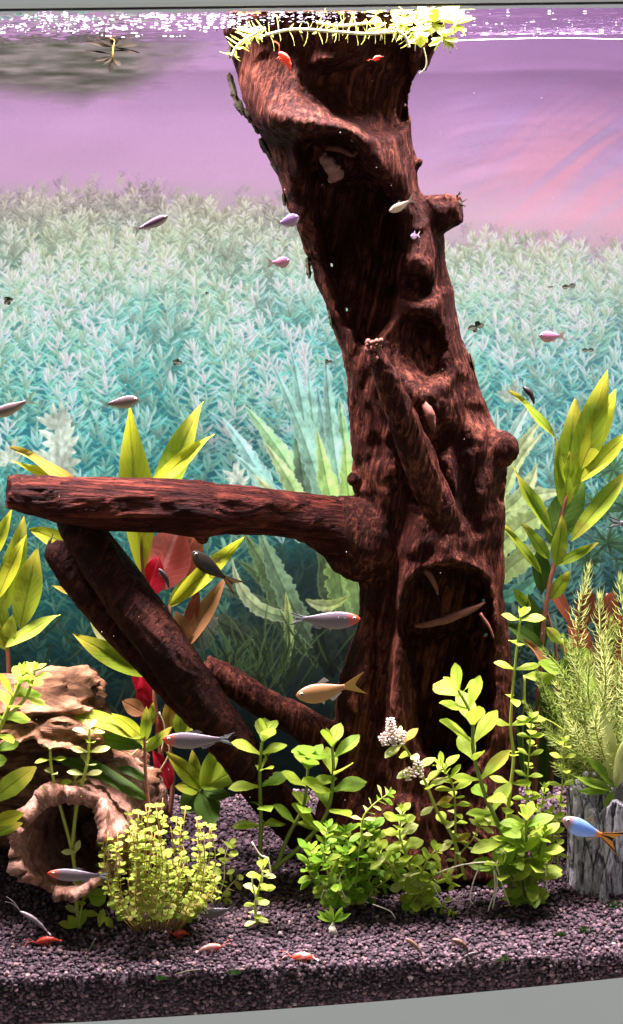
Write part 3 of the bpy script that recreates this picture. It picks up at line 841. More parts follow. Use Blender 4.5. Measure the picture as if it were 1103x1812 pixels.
def depth_map():
    D = np.zeros((906, 552), np.float32)
    gx, gy = np.meshgrid(np.arange(0, 1104, 2.0), np.arange(0, 1812, 2.0))
    def g(x, y, sx, sy, a, rot=0.0):
        c, s = math.cos(R(rot)), math.sin(R(rot))
        u = (gx - x) * c + (gy - y) * s; v = -(gx - x) * s + (gy - y) * c
        D[...] += a * np.exp(-0.5 * ((u / sx) ** 2 + (v / sy) ** 2))
    def cut(poly, a, sg=5, jit=3.0, seed=1):
        D[...] += a * raster(poly, sg, jit, seed)
    # left slab swells, its inner lip
    g(495, 195, 52, 42, -0.020); g(480, 80, 70, 34, 0.012); g(530, 215, 45, 22, -0.006)
    g(575, 108, 34, 10, -0.008)
    cut([(556, 122), (575, 114), (603, 110), (640, 92), (650, 70), (728, 70), (724, 215), (700, 236), (650, 238), (612, 216), (585, 200), (562, 175), (553, 150)], 0.030, 6)
    cut([(530, 95), (556, 92), (560, 160), (545, 185), (532, 150)], 0.010, 8)
    # brow over the first hole
    D[...] -= 0.012 * raster([(514, 300), (516, 256), (534, 236), (570, 230), (606, 233), (644, 246), (652, 280), (640, 310), (540, 320)], 9, 2, 45)
    g(590, 222, 66, 20, -0.022, 4); g(660, 268, 17, 44, -0.016, -28); g(522, 260, 12, 40, -0.008)
    g(505, 350, 12, 70, -0.006, -12)
    cut([(527, 262), (540, 246), (560, 243), (580, 237), (605, 243), (636, 256), (634, 272), (652, 300), (684, 330), (700, 380), (712, 430), (700, 500), (690, 560), (668, 604), (640, 610), (612, 560), (596, 520), (575, 450), (556, 380), (545, 310)], 0.056, 5, 4, 2)
    cut([(600, 330), (700, 330), (720, 430), (705, 540), (640, 600), (600, 500)], 0.012, 14)
    # right ridge with shelves
    g(715, 320, 14, 60, -0.008, -20); g(752, 440, 12, 50, -0.006)
    g(738, 470, 24, 17, -0.015); cut([(708, 492), (738, 484), (762, 500), (762, 528), (740, 540), (716, 524)], 0.014, 5, 3, 3)
    g(748, 540, 30, 19, -0.017); cut([(712, 566), (748, 560), (772, 572), (782, 610), (775, 660), (752, 690), (728, 655), (716, 600)], 0.014, 6, 3, 4)
    g(790, 590, 16, 70, -0.005, -14); g(835, 690, 10, 60, -0.004, -14)
    g(742, 700, 30, 46, -0.020, -40); cut([(752, 742), (780, 735), (800, 770), (790, 810), (765, 790)], 0.010, 6, 3, 5)
    cut([(828, 722), (862, 720), (868, 745), (845, 752)], 0.008, 5, 2, 6)
    # gullies
    cut([(690, 780), (742, 760), (772, 800), (790, 900), (776, 930), (748, 900), (715, 840)], 0.014, 9, 3, 7)
    cut([(652, 768), (676, 778), (680, 812), (662, 826), (652, 800)], 0.008, 6, 3, 8)
    cut([(625, 815), (645, 818), (645, 860), (622, 862)], 0.010, 5, 3, 9)
    cut([(800, 760), (818, 780), (850, 930), (838, 960), (815, 900)], 0.008, 8, 3, 10)
    cut([(878, 846), (890, 836), (900, 846), (903, 872), (896, 892), (884, 896), (877, 876)], 0.022, 3, 1.5, 11)
    cut([(690, 905), (712, 905), (716, 990), (700, 1050), (686, 1010)], 0.008, 8, 3, 12)
    # brow over the great hollow
    g(785, 962, 46, 30, -0.012); g(712, 1030, 14, 46, -0.006, 22)
    D[...] -= 0.017 * raster([(704, 1090), (708, 1050), (724, 1018), (748, 1000), (778, 990), (812, 990), (846, 998), (872, 1022), (880, 1062), (880, 1120), (862, 1120), (720, 1130)], 11, 2, 44)
    cut([(716, 1072), (722, 1044), (736, 1024), (756, 1010), (776, 1004), (806, 1003), (838, 1010), (858, 1030), (866, 1062), (868, 1110), (864, 1160), (868, 1240), (860, 1320), (820, 1370), (770, 1372), (742, 1300), (735, 1220), (722, 1150), (708, 1110)], 0.074, 4, 3, 13)
    # root folds low on the trunk
    cut([(668, 1040), (690, 1010), (702, 1090), (694, 1200), (690, 1290), (664, 1300), (660, 1180)], 0.014, 8, 3, 14)
    cut([(640, 1330), (668, 1300), (690, 1330), (700, 1420), (640, 1440)], 0.012, 10, 3, 15)
    g(625, 1200, 18, 90, -0.008, 8); g(705, 1220, 10, 90, -0.007); g(885, 1180, 10, 90, -0.005); g(690, 1310, 10, 14, -0.008)
    # uneven shelves: swelling downwards, then cut back sharply
    yy = gy / 92.0 + 1.5 * fbm(np.stack([gx / 60, gy / 170, 0 * gx], -1), 3, 81) + gx / 300.0
    saw = (yy - np.floor(yy)); saw = np.where(saw < .8, saw / .8, (1 - saw) / .2)
    msk = np.clip(fbm(np.stack([gx / 38, gy / 75, 0 * gx + 3], -1), 3, 83) * 3 + .35, 0, 1)
    D -= blur((0.0050 * saw * msk).astype(np.float32), 1.6)
    return D


def samp(D, px, py):
    x = np.clip(px / 2.0, 0, D.shape[1] - 1.001); y = np.clip(py / 2.0, 0, D.shape[0] - 1.001)
    i = x.astype(int); j = y.astype(int); fx = x - i; fy = y - j
    return (D[j, i] * (1 - fx) + D[j, i + 1] * fx) * (1 - fy) + (D[j + 1, i] * (1 - fx) + D[j + 1, i + 1] * fx) * fy


def px_tube(pts, n_ring, n_len, lump=0.06, seed=0, flat=None, lumpf=7.0):
    """closed tube through (px, py, depth, radius in px)"""
    a = np.array(pts, float)
    a[:, 2] += DZ
    w = PN(a[:, 0], a[:, 1], a[:, 2])
    r = a[:, 3] * (a[:, 2] - CAM.y) / FPX
    path = catmull(np.column_stack([w, r]), n_len)
    def mod(tt, an):
        q = np.stack(np.broadcast_arrays(np.cos(an) * 1.6, np.sin(an) * 1.6, tt * lumpf), -1)
        return 1 + lump * 2.2 * fbm(q, 3, seed)
    V, Fq = tube_arrays(path[:, :3], path[:, 3], n_ring, True, mod)
    if flat: V[:, 1] = TY + (V[:, 1] - TY)
    return V, Fq


def remeshed(name, parts, voxel, mat, noise_fn, smooth_it=1):
    V, Fq = merge(parts)
    me = mesh_np(name + "_source", V, Fq)
    bm = bmesh.new(); bm.from_mesh(me); bmesh.ops.recalc_face_normals(bm, faces=bm.faces[:])
    bmesh.ops.triangulate(bm, faces=[f for f in bm.faces if len(f.verts) > 4]); bm.to_mesh(me); bm.free()
    o = bpy.data.objects.new(name + "_source", me); col.objects.link(o)
    md = o.modifiers.new("r", 'REMESH'); md.mode = 'VOXEL'; md.voxel_size = voxel; md.use_smooth_shade = True
    if smooth_it:
        sm = o.modifiers.new("s", 'SMOOTH'); sm.iterations = smooth_it; sm.factor = 0.5
    dg = bpy.context.evaluated_depsgraph_get()
    out = bpy.data.meshes.new_from_object(o.evaluated_get(dg))
    bpy.data.objects.remove(o); bpy.data.meshes.remove(me)
    n = len(out.vertices)
    co = np.empty(n * 3, np.float32); out.vertices.foreach_get('co', co); co = co.reshape(-1, 3).astype(float)
    no = np.empty(n * 3, np.float32); out.vertices.foreach_get('normal', no); no = no.reshape(-1, 3)
    co = co + no * noise_fn(co)[:, None]
    out.vertices.foreach_set('co', co.astype(np.float32).ravel()); out.update()
    out.name = name
    return out


def fibre(axis, a1, a2, seed, f1=260.0, f2=24.0):
    """wood-grain relief running along an axis"""
    ax = np.array(axis, float); ax /= np.linalg.norm(ax)
    u = np.cross(ax, [0.1, 1, 0.2]); u /= np.linalg.norm(u); v = np.cross(ax, u)
    def fn(p):
        wob = np.stack([vnoise(p * 30, seed + 1), vnoise(p * 30 + 9, seed + 2)], -1) * 0.012
        q = np.stack([(p @ u + wob[:, 0]) * f1, (p @ v + wob[:, 1]) * f1, (p @ ax) * f2], -1)
        g1 = fbm(q, 3, seed); 
        q2 = np.stack([(p @ u + wob[:, 0]) * f1 * 0.35, (p @ v + wob[:, 1]) * f1 * 0.35, (p @ ax) * f2 * 0.6], -1)
        g2 = fbm(q2, 3, seed + 7)
        return a1 * g1 - a1 * 0.9 * np.clip(np.abs(g1) * -4 + 0.6, 0, 1) + a2 * g2
    return fn


def trunk_shell():
    D = depth_map()
    NR, NC = 620, 220
    py = np.linspace(22, 1560, NR)
    L = np.interp(py, rows[:, 0], rows[:, 1]); Rr = np.interp(py, rows[:, 0], rows[:, 2])
    k = np.ones(9) / 9
    L = np.convolve(np.pad(L, 4, mode='edge'), k, 'valid'); Rr = np.convolve(np.pad(Rr, 4, mode='edge'), k, 'valid')
    L = L + 4 * fbm(np.stack([py / 26, 0 * py, 0 * py], -1), 3, 3); Rr = Rr + 3.5 * fbm(np.stack([py / 30, 0 * py + 5, 0 * py], -1), 3, 4)
    a = np.linspace(0, 2 * np.pi, NC, endpoint=False)          # a = 0 faces the viewer
    a = a - 0.32 * np.sin(2 * a) * 0.0
    cx = (L + Rr) / 2; hw = (Rr - L) / 2
    se = np.sign(np.sin(a)) * np.abs(np.sin(a)) ** 0.9
    PX = cx[:, None] + hw[:, None] * se[None, :]
    PY = np.repeat(py[:, None], NC, 1)
    rd = hw * pxm(TY) * 0.80
    dep = TY - rd[:, None] * np.cos(a)[None, :]
    fr_ = np.clip((np.cos(a) + 0.05) / 0.35, 0, 1)[None, :]
    lump = fbm(np.stack([PX / 46, PY / 90, 0 * PX + np.cos(a)[None, :] * 1.5], -1), 3, 12) * 0.0055
    dep = dep + (samp(D, PX, PY) + lump) * fr_
    dep = np.minimum(dep, TY + rd[:, None] * 0.72 + 0 * dep) * (np.cos(a)[None, :] > -0.2) + dep * (np.cos(a)[None, :] <= -0.2)
    V = PN(PX, PY, dep).reshape(-1, 3)
    Fq = [tuple(f) for f in grid_faces(NR, NC)]
    Fq.append(tuple(range(NC))[::-1]); Fq.append(tuple(range((NR - 1) * NC, NR * NC)))
    return V, Fq


BP = [(17, 869, .088, 30), (60, 876, .090, 36), (120, 886, .092, 42), (200, 892, .095, 46), (300, 897, .098, 47), (356, 902, .10, 50), (400, 902, .102, 45), (470, 906, .106, 43), (540, 916, .112, 45), (590, 930, .117, 56), (640, 950, .122, 80), (690, 965, .128, 70)]
br = px_tube(BP, 48, 120, 0.05, 5)
# ragged end of the branch
Vb, Fb = br
e = np.linalg.norm(Vb - np.array(P(17, 869, .111)), axis=1) < 0.022
Vb[e, 0] += 0.004 * fbm(Vb[e] * 260, 3, 6)
parts = [trunk_shell(), (Vb, Fb),
         px_tube([(735, 400, .128, 46), (770, 382, .120, 38), (797, 372, .115, 31), (816, 368, .112, 25)], 28, 30, 0.09, 15),
         px_tube([(850, 800, .125, 44), (885, 795, .118, 36), (908, 790, .114, 25), (917, 788, .113, 12)], 28, 24, 0.05, 16),
         px_tube([(722, 290, .13, 22), (736, 288, .126, 11), (746, 284, .124, 4)], 14, 14, 0.05, 17),
         px_tube([(790, 930, .092, 30), (758, 860, .080, 31), (728, 780, .066, 29), (700, 710, .053, 24), (675, 648, .043, 18), (661, 612, .039, 13)], 30, 70, 0.07, 18),
         px_tube([(640, 845, .125, 16), (625, 850, .12, 13), (618, 855, .118, 7)], 14, 12, 0.05, 19),
         px_tube([(362, 1176, .135, 20), (400, 1200, .133, 25), (455, 1236, .13, 27), (520, 1272, .127, 30), (570, 1305, .125, 38), (640, 1360, .125, 55)], 30, 80, 0.05, 20),
         px_tube([(356, 945, .10, 14), (360, 956, .099, 9), (362, 962, .099, 4)], 12, 10, 0.02, 21),
         px_tube([(735, 120, .13, 20), (745, 85, .128, 22), (764, 50, .126, 20), (775, 20, .125, 18)], 16, 20, 0.1, 22)]
fib_t = fibre((-0.22, 0, 1), 0.0010, 0.0016, 50)
fib_h = fibre((1, 0.1, -0.08), 0.0010, 0.0014, 60)
bx = P(620, 940, .12).x
def trunk_noise(p):
    z0 = P(600, 1010, .11).z; z1 = P(600, 820, .11).z
    w = np.clip((bx - p[:, 0]) / 0.02, 0, 1) * (p[:, 2] > z0) * (p[:, 2] < z1)
    return fib_t(p) * (1 - w) + fib_h(p) * w
wood = thing("driftwood", P(740, 1480, TY), "tall dark red driftwood trunk with hollows and one long side branch", "driftwood")
me_t = remeshed("trunk", parts, 0.00125, M_WOOD, trunk_noise, 1)
me_t.materials.append(M_WOOD); me_t.materials.append(M_WOOD_H)
nf = len(me_t.polygons)
ctr = np.empty(nf * 3, np.float32); me_t.polygons.foreach_get('center', ctr); ctr = ctr.reshape(-1, 3)
hsel = (ctr[:, 0] < bx - 0.004) & (ctr[:, 2] > P(600, 1005, .11).z) & (ctr[:, 2] < P(600, 825, .11).z)
me_t.polygons.foreach_set('material_index', hsel.astype(np.int32))
obj("trunk", me_t, None, wood)

# splinters and loose bits of the trunk
def strip(name, pts, mat, parent, n=8, ln=24, lump=0.15, seed=0):
    V, Fq = px_tube(pts, n, ln, lump, seed)
    return obj(name, mesh_np(name, V, Fq), mat, parent)
s1 = strip("splinter", [(734, 1108, .097, 3), (760, 1104, .095, 6), (800, 1093, .094, 8), (835, 1078, .096, 6), (858, 1066, .100, 3)], M_SPLINT, wood, 8, 30, 0.2, 31)
strip("splinter", [(752, 1008, .098, 5), (763, 1022, .097, 6), (772, 1040, .098, 4), (775, 1052, .10, 2)], M_SPLINT, wood, 8, 18, 0.1, 32)
strip("splinter", [(578, 262, .102, 4), (600, 264, .098, 5), (622, 274, .099, 4), (632, 270, .10, 3)], M_SPLINT, wood, 8, 18, 0.2, 33)
strip("knob", [(571, 276, .092, 5), (578, 286, .089, 9), (588, 298, .088, 11), (592, 310, .089, 8), (583, 322, .091, 3)], M_PALE, wood, 18, 34, 0.75, 34)
for (x, y, r_) in ((532, 243, 6), (540, 240, 4), (560, 238, 4), (628, 246, 5), (640, 258, 6)):
    strip("knob", [(x - 6, y + 2, .088, r_ * 0.5), (x, y, .086, r_), (x + 6, y - 1, .088, r_ * 0.5)], M_PALE, wood, 8, 8, 0.3, int(x))
for k in range(12):   # crumbly lit tip of the broken peg
    x = 660 + random.uniform(-11, 14); y = 614 + random.uniform(-12, 24)
    strip("knob", [(x - 3, y + 4, .030, 2), (x, y, .028, 5), (x + 3, y - 4, .031, 2)], M_SPLINT, wood, 7, 7, 0.4, 200 + k)
strip("splinter", [(742, 705, .080, 3), (758, 728, .074, 8), (764, 748, .074, 7), (768, 762, .078, 3)], M_SPLINT, wood, 8, 18, 0.3, 35)
strip("splinter", [(850, 1085, .092, 3), (866, 1110, .090, 3), (874, 1130, .090, 1.5)], M_SPLINT, wood, 6, 10, 0.2, 36)
def flake(x, y, l, w, ang, seed):
    """a curled shard of bark standing off the trunk's edge"""
    rs = random.Random(seed); V = []; n = 9
    for i in range(n):
        u = i / (n - 1); ww = w * math.sin(math.pi * (.12 + .8 * u)) ** .6 * rs.uniform(.65, 1.15)
        for (sv, dy) in ((-1, 0), (0, -.004), (1, 0), (0, .0005)):
            px = x + math.cos(R(ang)) * l * (u - .5) - math.sin(R(ang)) * ww * .5 * sv; py = y + math.sin(R(ang)) * l * (u - .5) + math.cos(R(ang)) * ww * .5 * sv
            V.append(P(px, py, .148 + dy + .003 * math.sin(u * 3 + seed)))
    Fq = [tuple(f) for f in grid_faces(n, 4)] + [(3, 2, 1, 0), tuple(range(4 * n - 4, 4 * n))]
    obj("bark_flake", mesh_np("bark_flake", V, Fq, False), M_BARK, wood)
for i, (x, y, l, w, ang) in enumerate(((409, 84, 40, 10, 100), (411, 150, 44, 13, 74), (421, 182, 48, 16, 66), (438, 205, 30, 12, 60), (452, 226, 26, 9, 60), (470, 262, 40, 14, 62), (482, 285, 40, 12, 66), (497, 310, 34, 9, 75), (546, 474, 38, 11, 84), (586, 565, 34, 9, 80), (836, 640, 30, 6, 74), (503, 352, 26, 8, 85))):
    flake(x, y, l, w, ang, i)
for k in range(9):    # wiry rootlets on the stub
    x, y = 806 + random.uniform(-8, 12), 352 + random.uniform(-6, 26)
    a = R(random.uniform(-70, 60)); l = random.uniform(10, 24)
    strip("rootlet", [(x, y, .112, 1.4), (x + math.cos(a) * l * .6, y + math.sin(a) * l * .5, .108, 1.1), (x + math.cos(a) * l, y + math.sin(a) * l, .108, 0.5)], M_BARK, wood, 5, 6, 0.0, k)

DZ = 0.012
# ---------------------------------------------------------------- the leaning pieces under the branch
A_ = px_tube([(118, 880, .125, 30), (150, 945, .118, 39), (215, 1040, .106, 43), (288, 1141, .096, 43), (350, 1230, .10, 42), (412, 1318, .104, 40), (480, 1410, .108, 40), (540, 1480, .11, 38)], 40, 110, 0.05, 40)
B_ = px_tube([(92, 962, .135, 14), (104, 978, .134, 25), (140, 1030, .132, 29), (190, 1090, .130, 30), (240, 1145, .124, 32), (300, 1200, .116, 34), (360, 1270, .11, 30)], 34, 80, 0.06, 41)
lean = thing("driftwood_branch", P(510, 1450, .11), "dark forked driftwood piece leaning under the long side branch", "driftwood")
me_l = remeshed("branch", [A_, B_], 0.0013, M_WOOD_D, fibre((0.6, 0.05, -0.8), 0.0008, 0.0013, 70))
me_l.materials.append(M_WOOD_D)
obj("branch", me_l, None, lean)

DZ = 0.0
# ================================================================ LEFT ROCK
def rock():
    parts = []
    def slab(px, py, y, sx, sy, sz, seed, tilt):
        bm = bmesh.new(); bmesh.ops.create_icosphere(bm, subdivisions=5, radius=1.0)
        v = np.array([q.co[:] for q in bm.verts]); f = [tuple(q.index for q in x.verts) for x in bm.faces]; bm.free()
        s_ = np.sign(v) * np.abs(v) ** 0.62
        p = s_ * np.array([sx, sy, sz])
        d = fbm(p * np.array([34, 34, 90]), 4, seed)
        p = p * (1 + 0.42 * fbm(v * 2.6, 4, seed + 1))[:, None]
        lay = np.round(p[:, 2] / 0.0045 + 0.6 * d) % 2
        p[:, :2] *= (1 + 0.06 * (lay - 0.5) + 0.07 * d)[:, None]
        p[:, 2] += 0.0035 * fbm(p * np.array([60, 60, 10]), 3, seed + 3)
        c, s2 = math.cos(tilt), math.sin(tilt)
        p = np.column_stack([p[:, 0] * c + p[:, 2] * s2, p[:, 1], -p[:, 0] * s2 + p[:, 2] * c])
        return p + np.array(P(px, py, y)), f
    parts.append(slab(16, 1250, .135, .062, .055, .0125, 3, R(-6)))
    parts.append(slab(92, 1236, .150, .030, .045, .0085, 7, R(-2)))
    parts.append(slab(110, 1272, .120, .030, .048, .0095, 12, R(8)))
    parts.append(slab(148, 1294, .150, .020, .035, .0085, 15, R(24)))
    parts.append(slab(50, 1335, .195, .058, .030, .036, 5, R(0)))
    parts.append(slab(30, 1405, .190, .064, .035, .034, 19, R(0)))
    parts.append(slab(190, 1378, .178, .034, .028, .022, 9, R(22)))
    return remeshed("layered_rock", parts, 0.0014, None, fibre((1, 0.3, -0.05), 0.0009, 0.0016, 90, 200, 40))
t = NT("layered_rock")
p_ = t.pos(scale=(30, 30, 160))
n1 = t.noise(p_, 1.0, 5, 0.65, 1.5); n2 = t.noise(t.pos(), 60.0, 4, 0.6)
f = t.math('ADD', t.math('MULTIPLY', n1.outputs[0], 0.6), t.math('MULTIPLY', n2.outputs[0], 0.4))
c = t.ramp(f, [(0.33, (0.018, 0.008, 0.004)), (0.46, (0.10, 0.045, 0.019)), (0.57, (0.25, 0.118, 0.058)), (0.70, (0.46, 0.26, 0.155))])
M_ROCK = t.finish(t.principled(c, 0.75, 0.2, t.bump(f, 0.8, 0.003)))
me_r = rock(); me_r.materials.append(M_ROCK)
ro = obj("layered_rock", me_r)
tag(ro, "brown layered rock with a rough orange ledge behind the hollow log", "rock")

# ================================================================ HOLLOW LOG (clay)
def hollow_log():
    F0 = np.array(P(112, 1502, .052)); F1 = np.array(P(215, 1436, .175))
    ax = F1 - F0; Ln = np.linalg.norm(ax); ax /= Ln
    u = np.array([ax[1], -ax[0], 0]); u /= np.linalg.norm(u); v = np.cross(u, ax); v *= np.sign(v[2])
    na, nl = 120, 46
    ang = np.linspace(0, 2 * np.pi, na, endpoint=False)
    s_ = pxm(.05)
    V = []
    def ring(tt, inner):
        ra = np.interp((ang / np.pi) % 2, [0, .25, .5, .75, 1, 1.25, 1.5, 1.75, 2], [92, 100, 108, 112, 96, 102, 92, 84, 92]) * s_
        if inner: ra = np.interp((ang / np.pi) % 2, [0, .25, .5, .75, 1, 1.25, 1.5, 1.75, 2], [78, 80, 82, 82, 74, 76, 78, 74, 78]) * s_
        q = np.stack([np.cos(ang) * 1.8, np.sin(ang) * 1.8, 0 * ang + tt * 4], -1)
        nn = fbm(q, 4, 5 if not inner else 9); ridg = fbm(np.stack([np.cos(ang) * 9, np.sin(ang) * 9, 0 * ang + tt * 2], -1), 3, 14)
        crag = fbm(np.stack([np.cos(ang) * 4.5, np.sin(ang) * 4.5, 0 * ang + tt * 7], -1), 4, 44)
        ra = ra * (1 + 0.12 * nn + 0.022 * ridg + (0.03 if inner else 0.12) * crag) * (1.0 + 0.10 * tt)
        edge = (0.030 * fbm(np.stack([np.cos(ang) * 2.4, np.sin(ang) * 2.4, 0 * ang], -1), 4, 22) + 0.004 * ridg + 0.010 * fbm(np.stack([np.cos(ang) * 5.5, np.sin(ang) * 5.5, 0 * ang], -1), 4, 23))
        al = tt * Ln + edge * (1 - tt) * 1.0 + (0.0035 if inner else 0.0) * (1 - tt)
        al = al - 0.016 * np.sin(ang) * (1 - tt) * 0
        return F0[None] + al[:, None] * ax + ra[:, None] * (np.cos(ang)[:, None] * u + np.sin(ang)[:, None] * v)
    ts = np.linspace(0, 1, nl)
    for tt in ts: V.append(ring(tt, False))
    for tt in ts[::-1]: V.append(ring(tt, True))
    V.append(ring(0, False))
    V = np.vstack(V[:-1]); n = 2 * nl
    Fq = grid_faces(n, na)
    close = np.stack([np.arange(na) + (n - 1) * na, (np.arange(na) + 1) % na + (n - 1) * na, (np.arange(na) + 1) % na, np.arange(na)], -1)
    i0 = (nl - 6) * na
    V = np.vstack([V, V[i0:i0 + na].mean(0)[None]]); cc = len(V) - 1
    cap = np.stack([np.arange(na) + i0, (np.arange(na) + 1) % na + i0, np.full(na, cc), np.full(na, cc)], -1)
    me = mesh_np("hollow_log", V, [tuple(f) for f in np.vstack([Fq, close])] + [tuple(f[:3]) for f in cap])
    return me
t = NT("clay")
n1 = t.noise(t.pos(), 48.0, 5, 0.65, 0.6); n2 = t.noise(t.pos(), 330.0, 4, 0.65)
f = t.math('ADD', t.math('MULTIPLY', n1.outputs[0], 0.6), t.math('MULTIPLY', n2.outputs[0], 0.4))
c = t.ramp(f, [(0.34, (0.075, 0.030, 0.017)), (0.45, (0.22, 0.105, 0.068)), (0.56, (0.42, 0.232, 0.165)), (0.70, (0.58, 0.38, 0.30))])
M_CLAY = t.finish(t.principled(c, 0.8, 0.2, t.bump(f, 0.9, 0.0028)))
ho = obj("hollow_log", hollow_log(), M_CLAY)
tag(ho, "pinkish clay hollow log with a chipped rim lying on gravel", "aquarium ornament")

# ================================================================ GREY STUMP ORNAMENT (right)
def stump():
    bx0 = GP(1080, 1560)
    C0 = np.array(P(1096, 1574, .105)); C0[1] = .105
    s_ = pxm(.06); na, nl = 220, 70
    H_ = 205 * s_
    ang = np.linspace(0, 2 * np.pi, na, endpoint=False)
    V = []
    def ring(tt, inner):
        r0 = 100 * s_ * (1.0 + 0.06 * (1 - tt)) * (0.76 if inner else 1.0)
        q = np.stack([np.cos(ang) * 3.0, np.sin(ang) * 3.0, 0 * ang + tt * 0.8], -1)
        q2 = np.stack([np.cos(ang) * 9.0, np.sin(ang) * 9.0, 0 * ang + tt * 1.6], -1)
        g = np.clip(0.30 - np.abs(fbm(q2, 3, 33)) * 2.2, 0, 1) * (0 if inner else 1)
        r = r0 * (1 + 0.12 * fbm(q, 4, 31) - 0.40 * g)
        # low arch in the front right
        dA = (ang - R(272)); dA = (dA + np.pi) % (2 * np.pi) - np.pi
        arch = np.clip(1 - ((dA / 0.50) ** 2 + ((tt - 0.16) / 0.30) ** 2), 0, 1) > 0.02
        if not inner: r = np.where(arch, r * 0.30, r)
        top = 1.0 + 0.22 * fbm(np.stack([np.cos(ang) * 3.2, np.sin(ang) * 3.2, 0 * ang], -1), 3, 37)
        z = tt * H_ * top
        return C0[None] + np.stack([r * np.cos(ang), r * np.sin(ang) * 0.85, z + 0 * ang], -1)
    ts = np.linspace(-0.12, 1, nl)
    for tt in ts: V.append(ring(tt, False))
    for tt in ts[::-1]: V.append(ring(tt, True))
    V = np.vstack(V)
    return mesh_fast("stump_ornament", V, grid_faces(2 * nl, na))
t = NT("painted_resin")
w_ = t.n('ShaderNodeTexNoise', Scale=1.0, Detail=6.0, Roughness=0.65, Distortion=0.9); t.l(t.pos(scale=(340, 340, 110)), w_.inputs['Vector'])
w2 = t.n('ShaderNodeTexVoronoi', Scale=1.0, _feature='DISTANCE_TO_EDGE'); t.l(t.pos(scale=(115, 115, 20)), w2.inputs['Vector'])
f = t.math('MULTIPLY', w_.outputs[0], t.math('MINIMUM', t.math('ADD', t.math('MULTIPLY', w2.outputs[0], 6.0), 0.58), 1.0))
c = t.ramp(f, [(0.22, (0.010, 0.010, 0.013)), (0.33, (0.07, 0.07, 0.08)), (0.43, (0.26, 0.255, 0.28)), (0.55, (0.55, 0.53, 0.56))])
M_STUMP = t.finish(t.principled(c, 0.7, 0.25, t.bump(f, 1.0, 0.003)))
so = obj("stump_ornament", stump(), M_STUMP)
tag(so, "grey and white weathered tree stump ornament with a dark arched hole", "aquarium ornament")
# ================================================================ PLANTS
LM = {}
def leaf_mesh(shape, mat, var):
    key = (shape, mat.name, var)
    if key in LM: return LM[key]
    rs = random.Random(hash((shape, var)) & 0xffff if False else len(shape) * 131 + var * 17)
    nu, nv = (12, 2) if shape == 'lance' else (6, 4)
    if shape == 'needle': nu, nv = 4, 2
    bend = (0.10, 0.26, -0.06)[var % 3]; fold = (0.18, 0.10, 0.24)[var % 3]
    wv = 0.035 if shape == 'lance' else 0.02
    V = []; UV = []
    for i in range(nu + 1):
        u = i / nu
        if shape == 'lance': w = math.sin(math.pi * min(1, u ** 0.86 * 0.985 + 0.012)) ** 0.85
        elif shape == 'ovate': w = (0.14 if u < 0.01 else 0.0) + 1.02 * math.sin(math.pi * (0.04 + 0.955 * u) ** 1.18) ** 0.62 * (0.45 + 0.55 * min(1, u * 2.2))
        elif shape == 'round': w = 0.08 if u < 0.2 else math.sqrt(max(0.0, 1 - ((u - 0.6) / 0.415) ** 2))
        else: w = math.sin(math.pi * (0.08 + 0.90 * u)) ** 0.7
        for j in range(nv + 1):
            v = j / nv * 2 - 1
            z = -bend * u * u + fold * 0.22 * abs(v) * w + wv * math.sin(u * 9 + var * 2 + (1.5 if v > 0 else 0)) * abs(v) * (0.3 + u)
            V.append((u, v * 0.5 * w, z)); UV.append((u, (v + 1) / 2))
    Fq = []
    for i in range(nu):
        for j in range(nv):
            a = i * (nv + 1) + j; Fq.append((a, a + 1, a + nv + 2, a + nv + 1))
    me = mesh_np("leaf", V, Fq)
    uv = me.uv_layers.new(name="UVMap")
    for lp in me.loops: uv.data[lp.index].uv = UV[lp.vertex_index]
    me.materials.append(mat)
    LM[key] = me
    return me


def basis(a, d, L, W, nrm, roll=0.0):
    X = Vector(d).normalized(); Z = Vector(nrm); Z = Z - X * Z.dot(X)
    if Z.length < 1e-4: Z = Vector((0.3, -0.8, 0.5)); Z = Z - X * Z.dot(X)
    Z.normalize(); Y = Z.cross(X)
    if roll:
        c, s = math.cos(roll), math.sin(roll); Y, Z = Y * c + Z * s, Z * c - Y * s
    m = Matrix(((X.x * L, Y.x * W, Z.x * L, a[0]), (X.y * L, Y.y * W, Z.y * L, a[1]), (X.z * L, Y.z * W, Z.z * L, a[2]), (0, 0, 0, 1)))
    return m


def leaf_px(parent, a, b, w, mat, shape='lance', roll=0.0, nrm=(0.05, -0.86, 0.5), var=None):
    """a leaf from its base to its tip, both (px, py, depth); w = width in photograph pixels"""
    A, B = P(*a), P(*b)
    if shape == 'lance': w *= 1.22
    var = random.randrange(3) if var is None else var
    return child("leaf", leaf_mesh(shape, mat, var), parent, basis(A, B - A, (B - A).length, w * pxm(a[2]), nrm, roll))


def leaf_w(parent, a, d, L, W, mat, shape, nrm, name="leaf"):
    return child(name, leaf_mesh(shape, mat, random.randrange(3)), parent, basis(a, d, L, W, nrm))


def polyline_at(path, s_):
    seg = np.linalg.norm(np.diff(path, axis=0), axis=1); cum = np.concatenate([[0], np.cumsum(seg)])
    s_ = min(max(s_, 0), cum[-1] - 1e-9); i = int(np.searchsorted(cum, s_, 'right') - 1); i = min(i, len(seg) - 1)
    f = (s_ - cum[i]) / (seg[i] + 1e-12)
    return path[i] * (1 - f) + path[i + 1] * f, (path[i + 1] - path[i]) / (seg[i] + 1e-12), cum[-1]


